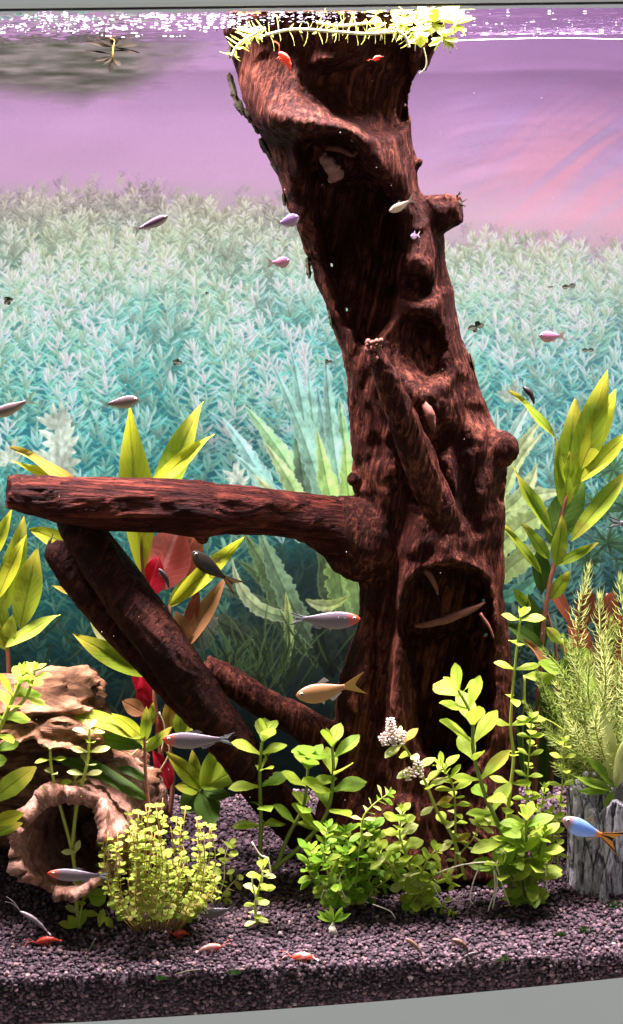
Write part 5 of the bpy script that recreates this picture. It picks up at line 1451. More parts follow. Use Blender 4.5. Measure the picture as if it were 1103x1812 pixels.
# ---- feathery stems
def feathery(pts, label, Ln, mat, gap=6.0, k=9, r=2.0, el=14, fat=1.8):
    p = None if not label else thing("feathery_plant", P(*pts[0]), label, "aquarium plant", "feathery stems at the right")
    w = np.array([P(q[0] + (random.uniform(-7, 7) if 0 < i_ < len(pts) - 1 else 0), q[1], q[2]) for i_, q in enumerate(pts)]); path = catmull(w, 26); s_ = pxm(pts[0][2])
    if p: obj("stem", tube_mesh("stem", path, np.linspace(r, r * .6, 26) * s_, 5), M_STEM, p)
    tot = polyline_at(path, 0)[2]; V = []; Fq = []; o = 0; s = 0.08 * tot
    while s < tot:
        f = s / tot; c, ax, _ = polyline_at(path, s); ax = Vector(ax)
        u = ax.cross(Vector((0.1, -1, 0.05))).normalized(); v = ax.cross(u)
        L = Ln * s_ * (1.0 if f < .8 else 1 - (f - .8) * 2.0)
        for h in range(k):
            a = R(h * 360 / k + random.uniform(-16, 16)); e = R(el + (70 - el) * max(0, f - .7) / .3 + random.uniform(-14, 14))
            rad = u * math.cos(a) + v * math.sin(a); d = rad * math.cos(e) + ax * math.sin(e); n = ax * math.cos(e) - rad * math.sin(e); t_ = d.cross(n)
            l = L * random.uniform(.7, 1.15); wd = fat * s_ * 0.5; C0 = Vector(c)
            mid = C0 + d * l * .55 - n * l * .06; end = C0 + d * l * .9 + ax * l * random.uniform(.05, .40)
            V += [C0 + t_ * wd * .6, C0 - t_ * wd * .6, mid + t_ * wd, mid - t_ * wd, end]
            Fq += [(o, o + 1, o + 3, o + 2), (o + 2, o + 3, o + 4)]; o += 5
        s += gap * s_ * random.uniform(.8, 1.2)
    if not p: return merge([(np.array([tuple(v) for v in V]), Fq), tube_arrays(path, np.linspace(r, r * .6, 26) * s_, 5)])
    tag(obj("foliage", mesh_np("foliage", V, Fq), mat, p), kind='stuff')
fe = [
    ([(1030, 1190), (1022, 1100), (1030, 1050), (1042, 1002)], .125, 26, L_FINE, "tallest feathery stem, its pale tip highest among the fine leaved stems"),
    ([(1065, 1220), (1050, 1130), (1054, 1090), (1062, 1052)], .120, 27, L_FINE, "feathery stem with reddish background just right of the tallest one"),
    ([(1085, 1250), (1090, 1130), (1092, 1070), (1098, 1024)], .130, 28, L_FINE, "feathery pale stem at the right edge near the top of the thicket"),
    ([(1075, 1380), (1030, 1300), (1000, 1250), (984, 1206)], .110, 25, L_FINE, "feathery stem leaning left with a soft round pale tip"),
    ([(1080, 1385), (1050, 1290), (1040, 1230), (1044, 1165)], .105, 24, L_FINED, "feathery green stem upright in the middle of the thicket"),
    ([(1085, 1385), (1075, 1290), (1062, 1200), (1066, 1130)], .100, 24, L_FINE, "feathery upright stem with a bright tip before the red leaves"),
    ([(1090, 1385), (1100, 1290), (1105, 1220), (1112, 1150)], .100, 26, L_FINE, "feathery stem cut by the right edge in the middle of the thicket"),
    ([(1080, 1390), (1040, 1350), (1000, 1320), (970, 1300)], .100, 20, L_FINED, "feathery low stem pointing left above the grey stump"),
    ([(1082, 1390), (1045, 1335), (1020, 1290), (1000, 1262)], .095, 20, L_FINE, "feathery low stem arching left under the round pale tip"),
    ([(1088, 1390), (1070, 1340), (1060, 1290), (1058, 1250)], .090, 20, L_FINE, "short feathery upright stem rising straight from the stump ornament"),
    ([(1092, 1392), (1100, 1340), (1112, 1300), (1125, 1270)], .090, 22, L_FINED, "short feathery stem bending out past the right edge"),
    ([(1078, 1395), (1040, 1380), (1005, 1370), (980, 1350)], .090, 18, L_FINED, "lowest feathery stem lying over the top of the grey stump"),
    ([(1075, 1300), (1020, 1230), (990, 1180), (962, 1150)], .140, 20, L_FINED, "dim feathery stem behind, leaning towards the trunk"),
    ([(1070, 1350), (1000, 1310), (955, 1280), (925, 1240)], .140, 18, L_FINED, "dim feathery low stem behind, reaching towards the trunk"),
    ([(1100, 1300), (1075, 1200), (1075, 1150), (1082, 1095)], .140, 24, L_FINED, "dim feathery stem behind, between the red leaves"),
    ([(1088, 1385), (1052, 1260), (1022, 1190), (1010, 1140)], .115, 22, L_FINE, "feathery stem leaning left, tip just under the tallest stem"),
]
thicket = []
for q in range(22):
    tx = random.uniform(945, 1130); ty = random.uniform(1090, 1330)
    thicket.append(([(1060 + random.uniform(-50, 50), 1388), ((1060 * 2 + tx) / 3 + random.uniform(-30, 30), 1388 - (1388 - ty) * .3), ((1060 + tx * 2) / 3 + random.uniform(-20, 20), 1388 - (1388 - ty) * .7), (tx, ty)], random.uniform(.15, .20), random.uniform(20, 26)))
for pts, y_, Ln, m, lab in fe:
    tx, ty = pts[-1]
    if ty < 1180 and tx > 1000:
        b0 = tx + random.uniform(-20, 14); pts = [(b0, 1392), (b0 + random.uniform(-12, 12), 1392 - (1392 - ty) * .35), (tx + random.uniform(-14, 14), 1392 - (1392 - ty) * .7), (tx, ty)]
    feathery([(a, b, y_ - .004 * i) for i, (a, b) in enumerate(pts)], lab, Ln * 1.15, m, gap=10.5, k=9, fat=1.9, el=4)
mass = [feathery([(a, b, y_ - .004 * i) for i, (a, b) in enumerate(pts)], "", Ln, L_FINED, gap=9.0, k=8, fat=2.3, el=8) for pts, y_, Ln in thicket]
V_m, F_m = merge(mass)
tag(obj("feathery_thicket", mesh_np("feathery_thicket", V_m, F_m), L_FINED), "dense green feathery undergrowth filling the right side behind the single stems", "aquarium plants", kind='stuff')
p = thing("fern", P(1088, 1395, .085), "small fern with ruffled upright fronds growing on the stump ornament", "aquarium plant")
for (a, b, w) in (((1088, 1395), (1078, 1260), 24), ((1090, 1395), (1110, 1290), 24), ((1084, 1398), (1012, 1375), 14), ((1084, 1400), (1072, 1445), 16), ((1090, 1395), (1050, 1340), 16), ((1080, 1398), (1020, 1402), 14)):
    leaf_px(p, (*a, .085), (*b, .078), w, L_FINE if w > 20 else L_BACD, 'lance')
# ---- moss tufts on the gravel
for i, (x, y, r_, lab) in enumerate(((1090, 1604, 20, "dark green moss tuft on gravel at the right edge by the stump"), (1036, 1648, 15, "dark moss tuft on the gravel below the grey stump"), (415, 1722, 13, "dark moss tuft against the front glass left of the orange white shrimp"), (286, 1732, 10, "moss tuft against the front glass below the tiny leaved bush"), (890, 1698, 12, "moss tuft on gravel near the front glass right of centre"), (993, 1655, 10, "small moss tuft beside a pale stone on gravel at right"), (182, 1716, 7, "very small moss speck on gravel at lower left"), (908, 1624, 10, "small moss tuft below the low bushy stem plant"))):
    c = GP(x, y); V = []; Fq = []; o = 0; s_ = pxm(c.y)
    for q in range(130):
        a = random.uniform(0, 6.28); rr = random.random() ** .5 * r_ * s_; b = c + Vector((math.cos(a) * rr, math.sin(a) * rr * .7, 0))
        h = random.uniform(.5, 1.0) * r_ * .9 * s_ * (1.1 - rr / (r_ * s_) * .6); d = Vector((math.cos(a) * .5 + random.uniform(-.4, .4), math.sin(a) * .4 - .1, 1)).normalized(); t_ = Vector((random.uniform(-1, 1), random.uniform(-.4, .4), 0)).normalized() * 1.1 * s_
        V += [b - t_, b + t_, b + d * h]; Fq.append((o, o + 1, o + 2)); o += 3
    mo = obj("moss_tuft", mesh_np("moss_tuft", V, Fq), L_MOSS); tag(mo, lab, "moss", "moss tufts on the gravel")
# ---- floating plants
FL = "floating plants at the surface"
def rosette(cx, cy, y, n, L, lab, mat=L_FLOAT, shape='ovate', asp=.72, lo=-55, hi=55, roots=4):
    c = P(cx, cy, y); p = thing("floating_plant", c, lab, "floating plant", FL); s_ = pxm(y)
    for q in range(n):
        a = R(q * 137.5 + random.uniform(-12, 12)); e = R(random.uniform(lo, hi)); d = Vector((math.cos(a) * math.cos(e), math.sin(a) * math.cos(e), math.sin(e)))
        l = L * s_ * random.uniform(.75, 1.15)
        leaf_w(p, c, d, l, l * asp, mat, shape, Vector((-math.cos(a) * math.sin(e), -math.sin(a) * math.sin(e) - .4, math.cos(e))))
    for q in range(roots):
        x = random.uniform(-8, 8); l = random.uniform(14, 34)
        obj("root", tube_mesh("root", catmull(np.array([c, P(cx + x, cy + l * .5, y), P(cx + x * 1.6 + random.uniform(-5, 5), cy + l, y)]), 7), .9 * s_, 4), M_ROOT if mat is not L_FLOAT else M_ROOTW, p)
for i, (cx, cy, y, n, L, lab) in enumerate((
        (808, 44, .040, 13, 32, "bright floating plant farthest right in the raft over the trunk"), (786, 66, .034, 12, 30, "bright floating plant hanging lowest at the right end of the raft"), (768, 40, .060, 14, 32, "bright floating plant above the trunk's right fork"), (742, 56, .050, 12, 28, "bright floating plant between the fork and the needle leaved strand"),
        (708, 44, .060, 12, 26, "bright floating plant right of the middle of the raft"), (668, 50, .060, 10, 22, "small bright floating plant in the middle of the raft"), (444, 60, .050, 11, 26, "bright floating plant at the left end of the raft over the slab"), (724, 30, .09, 10, 28, "bright floating plant at the back of the raft by the fork"), (796, 24, .08, 12, 30, "bright floating plant at the back right of the raft"), (752, 24, .07, 10, 26, "bright floating plant touching the top rim over the fork"))):
    rosette(cx, cy, y, n, L, lab, roots=2)
def strand(pts, lab, L, mat, gap=11, k=3):
    p = thing("floating_strand", P(*pts[0]), lab, "floating plant", FL); w = np.array([P(*q) for q in pts]); path = catmull(w, 24); s_ = pxm(pts[0][2])
    obj("stem", tube_mesh("stem", path, 2.6 * s_, 6), M_ROOTW, p)
    tot = polyline_at(path, 0)[2]; s = 0.03 * tot
    while s < tot:
        c, ax, _ = polyline_at(path, s); ax = Vector(ax); u = ax.cross(Vector((0, -1, .1))).normalized(); v = ax.cross(u)
        for h in range(k):
            a = R(h * 360 / k + random.uniform(-40, 40)); rad = u * math.cos(a) + v * math.sin(a); l = L * s_ * random.uniform(.7, 1.2)
            leaf_w(p, Vector(c), rad + ax * random.uniform(-.2, .7), l, 4.6 * s_, mat, 'needle', ax - rad * .3 + Vector((0, -.3, 0)))
        s += gap * s_
strand([(470, 62, .045), (520, 52, .045), (590, 56, .045), (650, 60, .045), (700, 56, .045)], "long pale needle leaved strand floating across the trunk top", 26, L_FLOAT, 17)
strand([(470, 50, .04), (440, 66, .038), (420, 82, .036), (410, 100, .036)], "needle leaved strand drooping over the trunk's upper left corner", 26, L_FLOAT, 9)
strand([(560, 40, .06), (600, 46, .06), (660, 40, .06)], "short needle leaved strand floating behind the long one", 24, L_FLOAT)
strand([(700, 52, .035), (718, 66, .034), (724, 84, .034)], "short needle leaved strand hanging beside the right fork", 20, L_FLOAT, 8)
strand([(410, 46, .13), (370, 36, .15), (320, 34, .17)], "dim brownish strand drifting left of the trunk at the surface", 16, L_DEAD, 9)
def dangling():
    p = thing("floating_plant", P(200, 72, .235), "brownish dangling plantlet hanging alone below the surface at upper left", "floating plant", FL)
    for (a, b, w) in (((198, 84), (156, 72), 9), ((200, 84), (240, 74), 9), ((200, 80), (196, 58), 12), ((198, 82), (182, 66), 10), ((202, 80), (222, 62), 10), ((202, 90), (240, 92), 6), ((198, 96), (150, 92), 5), ((200, 100), (184, 112), 8), ((202, 104), (214, 118), 8), ((198, 108), (196, 124), 10), ((200, 100), (166, 110), 7), ((202, 84), (248, 96), 5)):
        leaf_px(p, (*a, .235), (*b, .23), w, L_DEAD, 'ovate')
    obj("stem", tube_mesh("stem", np.array([P(202, 66, .235), P(200, 95, .235), P(198, 116, .235)]), 2 * pxm(.235), 5), M_STEMO, p)
dangling()
wr = thing("hanging_root", P(752, 90, .05), "single curled white root hanging below the bright raft", "root")
obj("root", tube_mesh("root", catmull(np.array([P(750, 84, .05), P(755, 108, .05), P(752, 122, .05), P(742, 130, .05)]), 14), 1.3 * pxm(.05), 5), M_ROOTW, wr)
# ================================================================ FISH
def fish_mat(name, body, back, belly, head=None, head_u=0.2, tailc=None, tail_u=0.9, trans=0.25, stripe=None):
    t = NT(name)
    sp = t.n('ShaderNodeSeparateXYZ'); t.l(t.n('ShaderNodeTexCoord').outputs['UV'], sp.inputs[0]); u, v = sp.outputs[0], sp.outputs[1]
    nz = t.noise(t.pos(), 900.0, 3).outputs[0]
    vv = t.math('ADD', v, t.math('MULTIPLY', t.math('SUBTRACT', nz, 0.5), 0.15))
    c = t.ramp(vv, [(0.12, belly), (0.40, body), (0.62, body), (0.88, back)])
    if stripe is not None: c = t.mix(t.ramp(vv, [(0.50, (0, 0, 0)), (0.56, (1, 1, 1)), (0.62, (1, 1, 1)), (0.68, (0, 0, 0))]), c, stripe)
    if head is not None: c = t.mix(t.ramp(t.math('ADD', u, t.math('MULTIPLY', nz, 0.08)), [(head_u, (1, 1, 1)), (head_u + 0.12, (0, 0, 0))]), c, head)
    if tailc is not None: c = t.mix(t.ramp(u, [(tail_u - 0.1, (0, 0, 0)), (tail_u, (1, 1, 1))]), c, tailc)
    w = t.n('ShaderNodeTexVoronoi', Scale=1500.0); t.l(t.pos(), w.inputs['Vector'])
    pr = t.principled(c, 0.3, 0.6, t.bump(w.outputs['Distance'], 0.15, 0.0003))
    tr = t.n('ShaderNodeBsdfTranslucent'); t.l(c, tr.inputs[0])
    mx = t.n('ShaderNodeMixShader', i0=trans); t.l(pr, mx.inputs[1]); t.l(tr.outputs[0], mx.inputs[2])
    return t.finish(mx.outputs[0])


def fin_mat(name, c, alpha=0.6, bands=None):
    t = NT(name)
    sp = t.n('ShaderNodeSeparateXYZ'); t.l(t.n('ShaderNodeTexCoord').outputs['UV'], sp.inputs[0]); u, v = sp.outputs[0], sp.outputs[1]
    col_ = c
    if bands is not None:
        s = t.math('SINE', t.math('MULTIPLY', v, 6.2832 * 2.5))
        s = t.ramp(s, [(0.45, (0, 0, 0)), (0.55, (1, 1, 1))])
        col_ = t.mix(s, bands[0], bands[1])
    ray = t.math('SINE', t.math('MULTIPLY', v, 90.0))
    pr = t.principled(col_ if not isinstance(col_, tuple) else col_, 0.4, 0.3)
    tr = t.n('ShaderNodeBsdfTransparent')
    a = t.math('ADD', t.math('MULTIPLY', ray, 0.12), alpha)
    mx = t.n('ShaderNodeMixShader'); t.l(a, mx.inputs[0]); t.l(tr.outputs[0], mx.inputs[1]); t.l(pr, mx.inputs[2])
    return t.finish(mx.outputs[0])


M_EYE = simple_mat("fish_eye", (0.01, 0.01, 0.012), 0.12, 0.6, 0.1)
M_EYER = simple_mat("fish_eye_ring", (0.55, 0.50, 0.45), 0.25, 0.6, 0.1)
FM = {
    'rummy': (fish_mat("fish_silver", (0.20, 0.145, 0.15), (0.135, 0.105, 0.13), (0.28, 0.20, 0.195), (0.62, 0.085, 0.04), 0.17, None), fin_mat("tail_striped", None, 0.95, ((0.75, 0.72, 0.75), (0.01, 0.01, 0.012))), fin_mat("fin_clear", (0.5, 0.42, 0.44), 0.25)),
    'gold': (fish_mat("fish_gold", (0.44, 0.235, 0.075), (0.36, 0.19, 0.09), (0.50, 0.26, 0.08), None), fin_mat("tail_gold", (0.55, 0.30, 0.06), 0.9), fin_mat("fin_gold", (0.70, 0.60, 0.55), 0.55)),
    'pink': (fish_mat("fish_pink", (0.52, 0.22, 0.30), (0.42, 0.18, 0.40), (0.66, 0.40, 0.32), None), fin_mat("tail_pink", (0.62, 0.42, 0.34), 0.55), fin_mat("fin_pink", (0.6, 0.4, 0.4), 0.35)),
    'violet': (fish_mat("fish_violet", (0.34, 0.18, 0.34), (0.22, 0.13, 0.36), (0.50, 0.38, 0.36), None), fin_mat("tail_violet", (0.5, 0.42, 0.36), 0.45), fin_mat("fin_violet", (0.45, 0.3, 0.5), 0.35)),
    'dark': (fish_mat("fish_dark", (0.10, 0.050, 0.055), (0.17, 0.09, 0.17), (0.55, 0.42, 0.36), None, stripe=(0.05, 0.02, 0.03)), fin_mat("tail_dark", (0.45, 0.36, 0.34), 0.5), fin_mat("fin_dark", (0.4, 0.3, 0.3), 0.35)),
    'olive': (fish_mat("fish_olive", (0.19, 0.12, 0.095), (0.13, 0.085, 0.10), (0.50, 0.42, 0.24), None), fin_mat("tail_olive", (0.4, 0.45, 0.3), 0.35), fin_mat("fin_olive", (0.45, 0.45, 0.3), 0.35)),
    'pale': (fish_mat("fish_pale", (0.55, 0.42, 0.30), (0.40, 0.28, 0.20), (0.66, 0.55, 0.42), None), fin_mat("tail_pale", (0.6, 0.5, 0.4), 0.45), fin_mat("fin_pale", (0.6, 0.5, 0.4), 0.35)),
    'guppy': (fish_mat("fish_blue", (0.28, 0.48, 0.92), (0.20, 0.36, 0.72), (0.45, 0.60, 0.90), (0.40, 0.24, 0.20), 0.22, (0.9, 0.30, 0.04), 0.9), fin_mat("tail_orange", None, 0.95, ((0.85, 0.33, 0.04), (0.02, 0.012, 0.012))), fin_mat("fin_blue", (0.5, 0.35, 0.2), 0.5)),
    'brown': (fish_mat("fish_brown", (0.05, 0.034, 0.022), (0.04, 0.03, 0.022), (0.11, 0.055, 0.02), None, trans=.4), fin_mat("tail_brown", None, 0.8, ((0.30, 0.15, 0.04), (0.04, 0.03, 0.02))), fin_mat("fin_brown", (0.25, 0.15, 0.06), 0.4)),
    'grey': (fish_mat("fish_grey", (0.10, 0.085, 0.085), (0.08, 0.07, 0.075), (0.16, 0.13, 0.12), None), fin_mat("tail_grey", (0.2, 0.17, 0.16), 0.5), fin_mat("fin_grey", (0.2, 0.17, 0.16), 0.4)),
}


def sheet(name, pts, uv, mat, parent, th):
    """a thin fin with both faces: polygon strip pairs"""
    n = len(pts) // 2
    pts = [Vector(q) for q in pts]
    nrm = (pts[1] - pts[0]).cross(pts[2] - pts[0])
    if nrm.length < 1e-12: nrm = Vector((0, 1, 0))
    nrm = nrm.normalized() * th
    V = [q + nrm for q in pts] + [q - nrm for q in pts]; Fq = []; m = len(pts)
    for i in range(n - 1):
        a = 2 * i; Fq += [(a, a + 1, a + 3, a + 2), (m + a + 1, m + a, m + a + 2, m + a + 3), (a, a + 2, m + a + 2, m + a), (a + 3, a + 1, m + a + 1, m + a + 3)]
    Fq += [(1, 0, m, m + 1), (2 * n - 2, 2 * n - 1, m + 2 * n - 1, m + 2 * n - 2)]
    me = mesh_np(name, V, Fq, False); l = me.uv_layers.new(name="UVMap")
    for lp in me.loops: l.data[lp.index].uv = uv[lp.vertex_index % m]
    return obj(name, me, mat, parent)


def fish(kind, head, tail, y0, y1, h, label, group="small fish swimming in the tank", tail_len=0.26, spread=1.15, bend=0.0, deep=0.44, dorsal=0.20, slim=0.38):
    """head and tail tip as photograph pixels at depths y0, y1; h body height in px"""
    bm_, tm, fm = FM[kind]
    A, B = P(*head, y0), P(*tail, y1)
    L = (B - A).length; X = (B - A).normalized(); U = Vector((0, 0, 1)); U = (U - X * U.dot(X)).normalized(); S = X.cross(U)
    Hh = h * pxm((y0 + y1) / 2); bl = 1 - tail_len
    p = thing("fish", A.lerp(B, .45), label, "fish", group)
    nu, nv = 22, 14; V = []; UVs = []
    prof = [(0, .06), (.04, .34), (.10, .56), (.2, .82), (.32, .98), (.42, 1.0), (.55, .92), (.7, .70), (.85, .42), (.95, .28), (1, .25)]
    pu = [q[0] for q in prof]; pv = [q[1] for q in prof]
    def spine(u): return A + X * (u * bl * L) + S * (bend * L * (u - .4) ** 2 * 1.5)
    for i in range(nu + 1):
        u = i / nu; hh = np.interp(u, pu, pv) * Hh / 2; w = hh * (slim if u < .6 else slim * (1 - (u - .6)))
        off = -0.06 * Hh * math.sin(math.pi * u)
        for j in range(nv):
            a = 2 * math.pi * j / nv
            V.append(spine(u) + U * (math.sin(a) * hh * (1.06 if math.sin(a) < 0 else .94) + off) + S * (math.cos(a) * w)); UVs.append((u, .5 + .5 * math.sin(a)))
    Fq = [tuple(f) for f in grid_faces(nu + 1, nv)] + [tuple(range(nv))[::-1], tuple(range(nu * nv, nu * nv + nv))]
    me = mesh_np("body", V, Fq); l = me.uv_layers.new(name="UVMap")
    for lp in me.loops: l.data[lp.index].uv = UVs[lp.vertex_index]
    obj("body", me, bm_, p)
    th = 0.12 * pxm(y0)
    # forked tail fin
    C = spine(1.0) - X * L * .02; T = tail_len * L * 1.06; sp = Hh * spread * .5
    pts = []; uv = []
    for k in range(9):
        f = k / 8; z = (f * 2 - 1)
        ln = T * (0.52 + 0.48 * abs(z) ** 1.3)
        pts += [C + U * z * Hh * .12, C + X * ln + U * z * sp + S * bend * L * .4]; uv += [(0, f), (1, f)]
    sheet("tail_fin", pts, uv, tm, p, th)
    # dorsal, anal and belly fins
    for (u0, u1, sgn, hgt, lean) in ((.46, .60, 1, dorsal, .10), (.62, .86, -1, .13, .06), (.42, .48, -1, .14, .08)):
        pts = []; uv = []
        for k in range(5):
            f = k / 4; u = u0 + (u1 - u0) * f; hh = np.interp(u, pu, pv) * Hh / 2
            b = spine(u) + U * sgn * hh * .9
            pts += [b, b + U * sgn * hgt * Hh * 2.2 * (1 - .75 * f) * (.6 + .4 * min(1, f * 4 + .5)) + X * lean * L * (1 - .3 * f)]; uv += [(0, f), (1, f)]
        sheet("dorsal_fin" if sgn > 0 else ("anal_fin" if u0 > .5 else "belly_fin"), pts, uv, fm, p, th)
    er = max(0.10 * Hh, 1.3 * pxm(y0))
    for sd in (1, -1):
        c = spine(.11) + U * Hh * .05 + S * sd * (np.interp(.11, pu, pv) * Hh / 2 * slim * .86)
        for (nm, r_, mt, o_) in (("eye_ring", er, M_EYER, 0), ("eye", er * .7, M_EYE, .55)):
            bm = bmesh.new(); bmesh.ops.create_uvsphere(bm, u_segments=10, v_segments=6, radius=r_)
            for v in bm.verts:
                q = v.co.copy(); v.co = c + X * q.x + U * q.y + S * (q.z * .55 + sd * o_ * er * .6)
            m2 = bpy.data.meshes.new(nm); bm.to_mesh(m2); bm.free(); m2.polygons.foreach_set('use_smooth', [True] * len(m2.polygons))
            obj(nm, m2, mt, p)
    return p


fish('dark', (298, 382), (234, 410), .10, .10, 17, "slim dark purple fish with white belly high at left over the pale plants", tail_len=.2, dorsal=.1)
fish('violet', (529, 383), (488, 398), .08, .08, 23, "violet fish touching the trunk's left edge below the first hollow", tail_len=.2)
fish('pink', (513, 461), (470, 466), .09, .09, 20, "small pink fish left of the trunk below the violet one", tail_len=.3, dorsal=.12)
fish('pale', (689, 374), (735, 350), .06, .06, 15, "pale see-through fish in front of the trunk's right ridge", tail_len=.25, dorsal=.1)
fish('violet', (727, 418), (744, 415), .075, .10, 11, "tiny violet fish seen nearly head on before the trunk", tail_len=.3)
fish('pink', (954, 594), (1004, 594), .12, .12, 21, "reddish pink fish facing left over the pale plants right of the trunk", tail_len=.28, dorsal=.16)
fish('olive', (-14, 734), (64, 704), .06, .06, 22, "brown fish half out of the frame at the left edge", tail_len=.22, dorsal=.1)
fish('olive', (246, 706), (172, 718), .07, .07, 23, "olive brown fish above the tall yellow green leaf", tail_len=.26, dorsal=.22)
fish('rummy', (638, 1095), (511, 1095), .045, .045, 33, "silver fish with red nose facing the trunk under the side branch", "red nosed silver fish", tail_len=.19, dorsal=.06, spread=.8)
fish('gold', (524, 1231), (648, 1208), .06, .06, 37, "golden fish with forked tail in front of the trunk's root", tail_len=.30, dorsal=.11)
fish('rummy', (287, 1308), (416, 1308), .04, .04, 31, "silver fish with red nose facing left below the leaning branch", "red nosed silver fish", tail_len=.19, dorsal=.06, spread=.8)
fish('rummy', (84, 1545), (197, 1550), .03, .03, 24, "silver fish with orange red nose crossing the hollow log opening", "red nosed silver fish", tail_len=.18, dorsal=.05, spread=.7)
fish('rummy', (1190, 932), (1074, 924), .06, .06, 32, "silver fish cut by the right edge with only its striped tail showing", "red nosed silver fish", tail_len=.2, dorsal=.06, spread=.8)
fish('guppy', (996, 1449), (1104, 1494), .035, .035, 34, "bright blue fish with orange and black tail before the grey stump", tail_len=.36, dorsal=.2, spread=1.5)
fish('brown', (340, 976), (426, 1044), .150, .150, 30, "dim brown fish partly hidden behind the side branch and long leaf", tail_len=.32, dorsal=.2)
fish('grey', (356, 1618), (422, 1606), .045, .045, 20, "dark grey fish resting on gravel right of the tiny leaved bush", tail_len=.25, dorsal=.12)

# ================================================================ SHRIMPS, SNAILS, DEBRIS
def shrimp_mat(name, a, b):
    t = NT(name); nz = t.noise(t.pos(), 160.0, 2, 0.5); c = t.ramp(nz.outputs[0], [(0.42, a), (0.58, b)])
    pr = t.principled(c, 0.35, 0.5); tr = t.n('ShaderNodeBsdfTranslucent'); t.l(c, tr.inputs[0])
    mx = t.n('ShaderNodeMixShader', i0=.3); t.l(pr, mx.inputs[1]); t.l(tr.outputs[0], mx.inputs[2]); return t.finish(mx.outputs[0])
S_RED = shrimp_mat("shrimp_red", (0.70, 0.10, 0.05), (0.60, 0.06, 0.03)); S_RW = shrimp_mat("shrimp_red_white", (0.72, 0.09, 0.04), (0.75, 0.50, 0.44))
S_BR = shrimp_mat("shrimp_brown", (0.16, 0.09, 0.06), (0.22, 0.13, 0.09)); S_BK = shrimp_mat("shrimp_black", (0.02, 0.015, 0.015), (0.045, 0.03, 0.03)); S_GR = shrimp_mat("shrimp_grey", (0.12, 0.10, 0.11), (0.20, 0.16, 0.17))
def shrimp(head, tail, y, h, mat, label):
    A, B = P(*head, y), P(*tail, y); L = (B - A).length; X = (B - A).normalized(); U = Vector((0, -.1, 1)); U = (U - X * U.dot(X)).normalized(); S = X.cross(U); H_ = h * pxm(y)
    p = thing("shrimp", A.lerp(B, .5), label, "shrimp", "shrimps in the tank")
    us = np.linspace(0, 1, 19); path = []; rad = []
    for u in us:
        path.append(A + X * u * L + U * H_ * (.45 * math.sin(math.pi * u) - .1)); r = np.interp(u, [0, .08, .3, .45, .7, .9, 1], [.1, .34, .5, .5, .4, .24, .12]) * H_
        seg = 1 + .10 * (1 if int(u * 18) % 2 else -1) * (u > .4); rad.append(r * seg)
    V, Fq = tube_arrays(path, rad, 10); obj("body", mesh_np("body", V, Fq), mat, p)
    for k in range(5):
        u = .22 + k * .1; b = A + X * u * L + U * H_ * (.45 * math.sin(math.pi * u) - .4)
        for sd in (1, -1):
            obj("leg", tube_mesh("leg", np.array([b + S * sd * H_ * .2, b - U * H_ * .35 + S * sd * H_ * .5 - X * L * .03, b - U * H_ * .62 + S * sd * H_ * .55 + X * L * .02]), .055 * H_, 4), mat, p)
    for sd in (1, -1):
        obj("antenna", tube_mesh("antenna", catmull(np.array([A, A - X * L * .3 + U * H_ * .5 + S * sd * H_ * .5, A - X * L * .55 + U * H_ * .2 + S * sd * H_ * 1.2]), 8), .035 * H_, 4), mat, p)
    pts = []; uv = []
    for k in range(5):
        f = k / 4 * 2 - 1; pts += [B - X * .02 * L, B + X * L * .16 * (1 - .25 * abs(f)) + S * f * H_ * .5 - U * .12 * H_]; uv += [(0, 0), (1, 0)]
    sheet("tail_fan", pts, uv, mat, p, .05 * H_)
for (hd, tl, y, h, m, lab, on) in (
        ((64, 1668), (104, 1663), 0, 12, S_RED, "small red shrimp on gravel at lower left", 1), ((308, 1654), (332, 1652), 0, 12, S_RED, "red shrimp under the front of the tiny leaved bush", 1), ((392, 1674), (352, 1682), 0, 11, S_RW, "red and white shrimp on gravel right of the tiny leaved bush", 1), ((518, 1694), (558, 1696), 0, 14, S_RW, "orange red shrimp with white bands on gravel in the centre", 1),
        ((494, 92), (514, 124), .060, 13, S_RED, "red shrimp climbing the top of the driftwood slab", 0), ((660, 106), (676, 100), .07, 6, S_RED, "tiny reddish shrimp before the dark upper hollow", 0), ((718, 1660), (748, 1690), 0, 9, S_BR, "brown shrimp on gravel below the yellow green creeping plant", 1), ((800, 1662), (828, 1678), 0, 10, S_BR, "brown shrimp on gravel right of centre with long feelers", 1), ((848, 1686), (816, 1698), 0, 9, S_BK, "dark shrimp lying on gravel near the front right of centre", 1),
        ((36, 1612), (84, 1648), .02, 9, S_GR, "grey see-through shrimp above the gravel at lower left", 0), ((282, 1006), (300, 1040), .09, 9, S_BK, "black shrimp clinging beside the red leaf", 0), ((926, 684), (946, 714), .175, 11, S_BK, "black shrimp sitting on a narrow leaf tip right of the trunk", 0), ((84, 984), (92, 950), .19, 8, S_BK, "thin dark shrimp on the leaf end beside the forked branch", 0)):
    if on:
        g = GP((hd[0] + tl[0]) / 2, max(hd[1], tl[1]) + 5); y = g.y
    shrimp(hd, tl, y, h, m, lab)
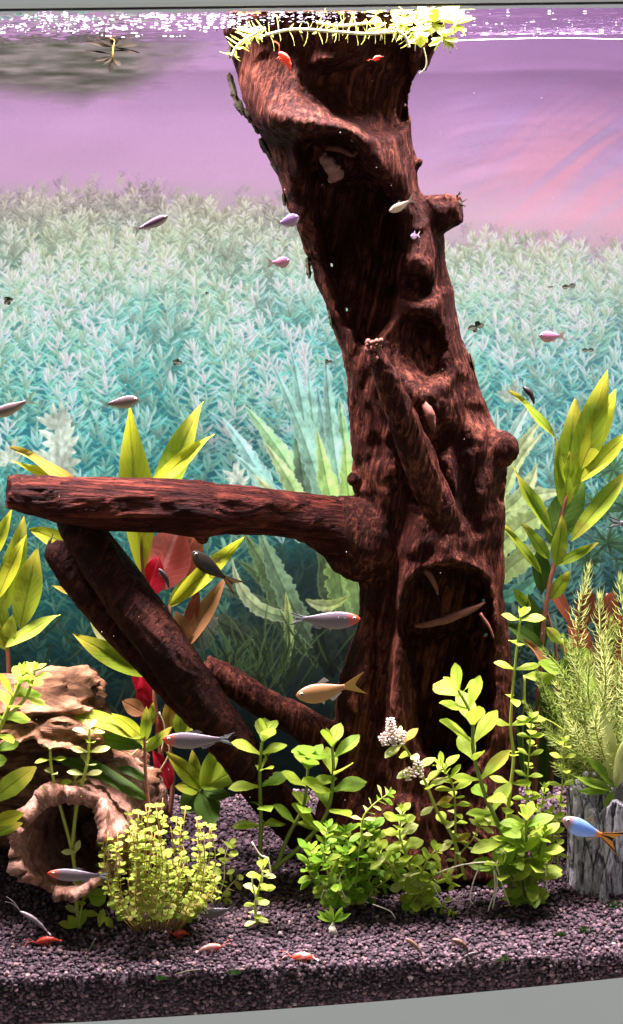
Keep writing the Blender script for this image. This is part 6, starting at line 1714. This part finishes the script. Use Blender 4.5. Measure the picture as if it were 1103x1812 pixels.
for i, (x, y, s, n, lab) in enumerate(((14, 532, 9, 5, "dark scrap of leaf on the back glass at the far left"), (843, 578, 13, 4, "dark three lobed leaf scrap on the back glass right of the trunk"), (1007, 507, 11, 2, "dark curled leaf scrap on the back glass at upper right"), (1041, 620, 9, 2, "dark leaf scrap on the back glass right of the pink fish"), (366, 519, 4, 3, "tiny dark speck of leaf on the back glass left of centre"), (314, 641, 8, 5, "dark leaf scrap on the back glass above the branch"), (581, 641, 7, 3, "dark round scrap on the back glass against the trunk's edge"), (975, 508, 4, 2, "tiny dark scrap left of the curled one at upper right"))):
    p = thing("leaf_scrap", P(x, y, .252), lab, "leaf scrap", "dark scraps on the back glass")
    for k in range(n):
        a = k * 6.283 / n + random.uniform(-.4, .4)
        leaf_px(p, (x - math.cos(a) * 2, y, .252), (x + math.cos(a) * s * 1.2, y - math.sin(a) * s * .8, .251), s * .85, L_BLACK, 'ovate', nrm=(0, -1, .2))
def specks():
    rs = np.random.RandomState(3); parts = []
    bm = bmesh.new(); bmesh.ops.create_icosphere(bm, subdivisions=1, radius=1.0); bv = np.array([v.co[:] for v in bm.verts]); bf = [tuple(v.index for v in f.verts) for f in bm.faces]; bm.free()
    for k in range(70):
        c = P(rs.uniform(-50, 1150), rs.uniform(110, 1500), rs.uniform(.012, .10)); r = rs.uniform(.00015, .00036)
        parts.append((bv * np.array([r, r, r * rs.uniform(.8, 2.2)]) + np.array(c), bf))
    V, Fq = merge(parts); return mesh_np("drifting_specks", V, Fq)
sk = obj("drifting_specks", specks(), simple_mat("speck", (0.22, 0.19, 0.19), 0.5)); tag(sk, "tiny pale specks drifting in the water", "specks", kind='stuff')
# a few twigs lying on the gravel
for (a, b, lab) in (((152, 1692), (170, 1660), "short brown twig stuck upright in the gravel at lower left"), ((312, 1724), (352, 1716), "thin dark twig lying on gravel near the front glass"), ((886, 1604), (946, 1602), "thin tan twig lying on gravel under the bushy stem plant")):
    A, B = GP(*a), GP(a[0] + (b[0] - a[0]), max(b[1], a[1] - 4)); B = P(b[0], b[1], A.y)
    tw = obj("twig", tube_mesh("twig", catmull(np.array([A, A.lerp(B, .5) + Vector((.0006, 0, .0006)), B]), 8), [1.6 * pxm(A.y)] * 8, 6), M_ROOT if a[0] > 800 else M_BARK); tag(tw, lab, "twig")
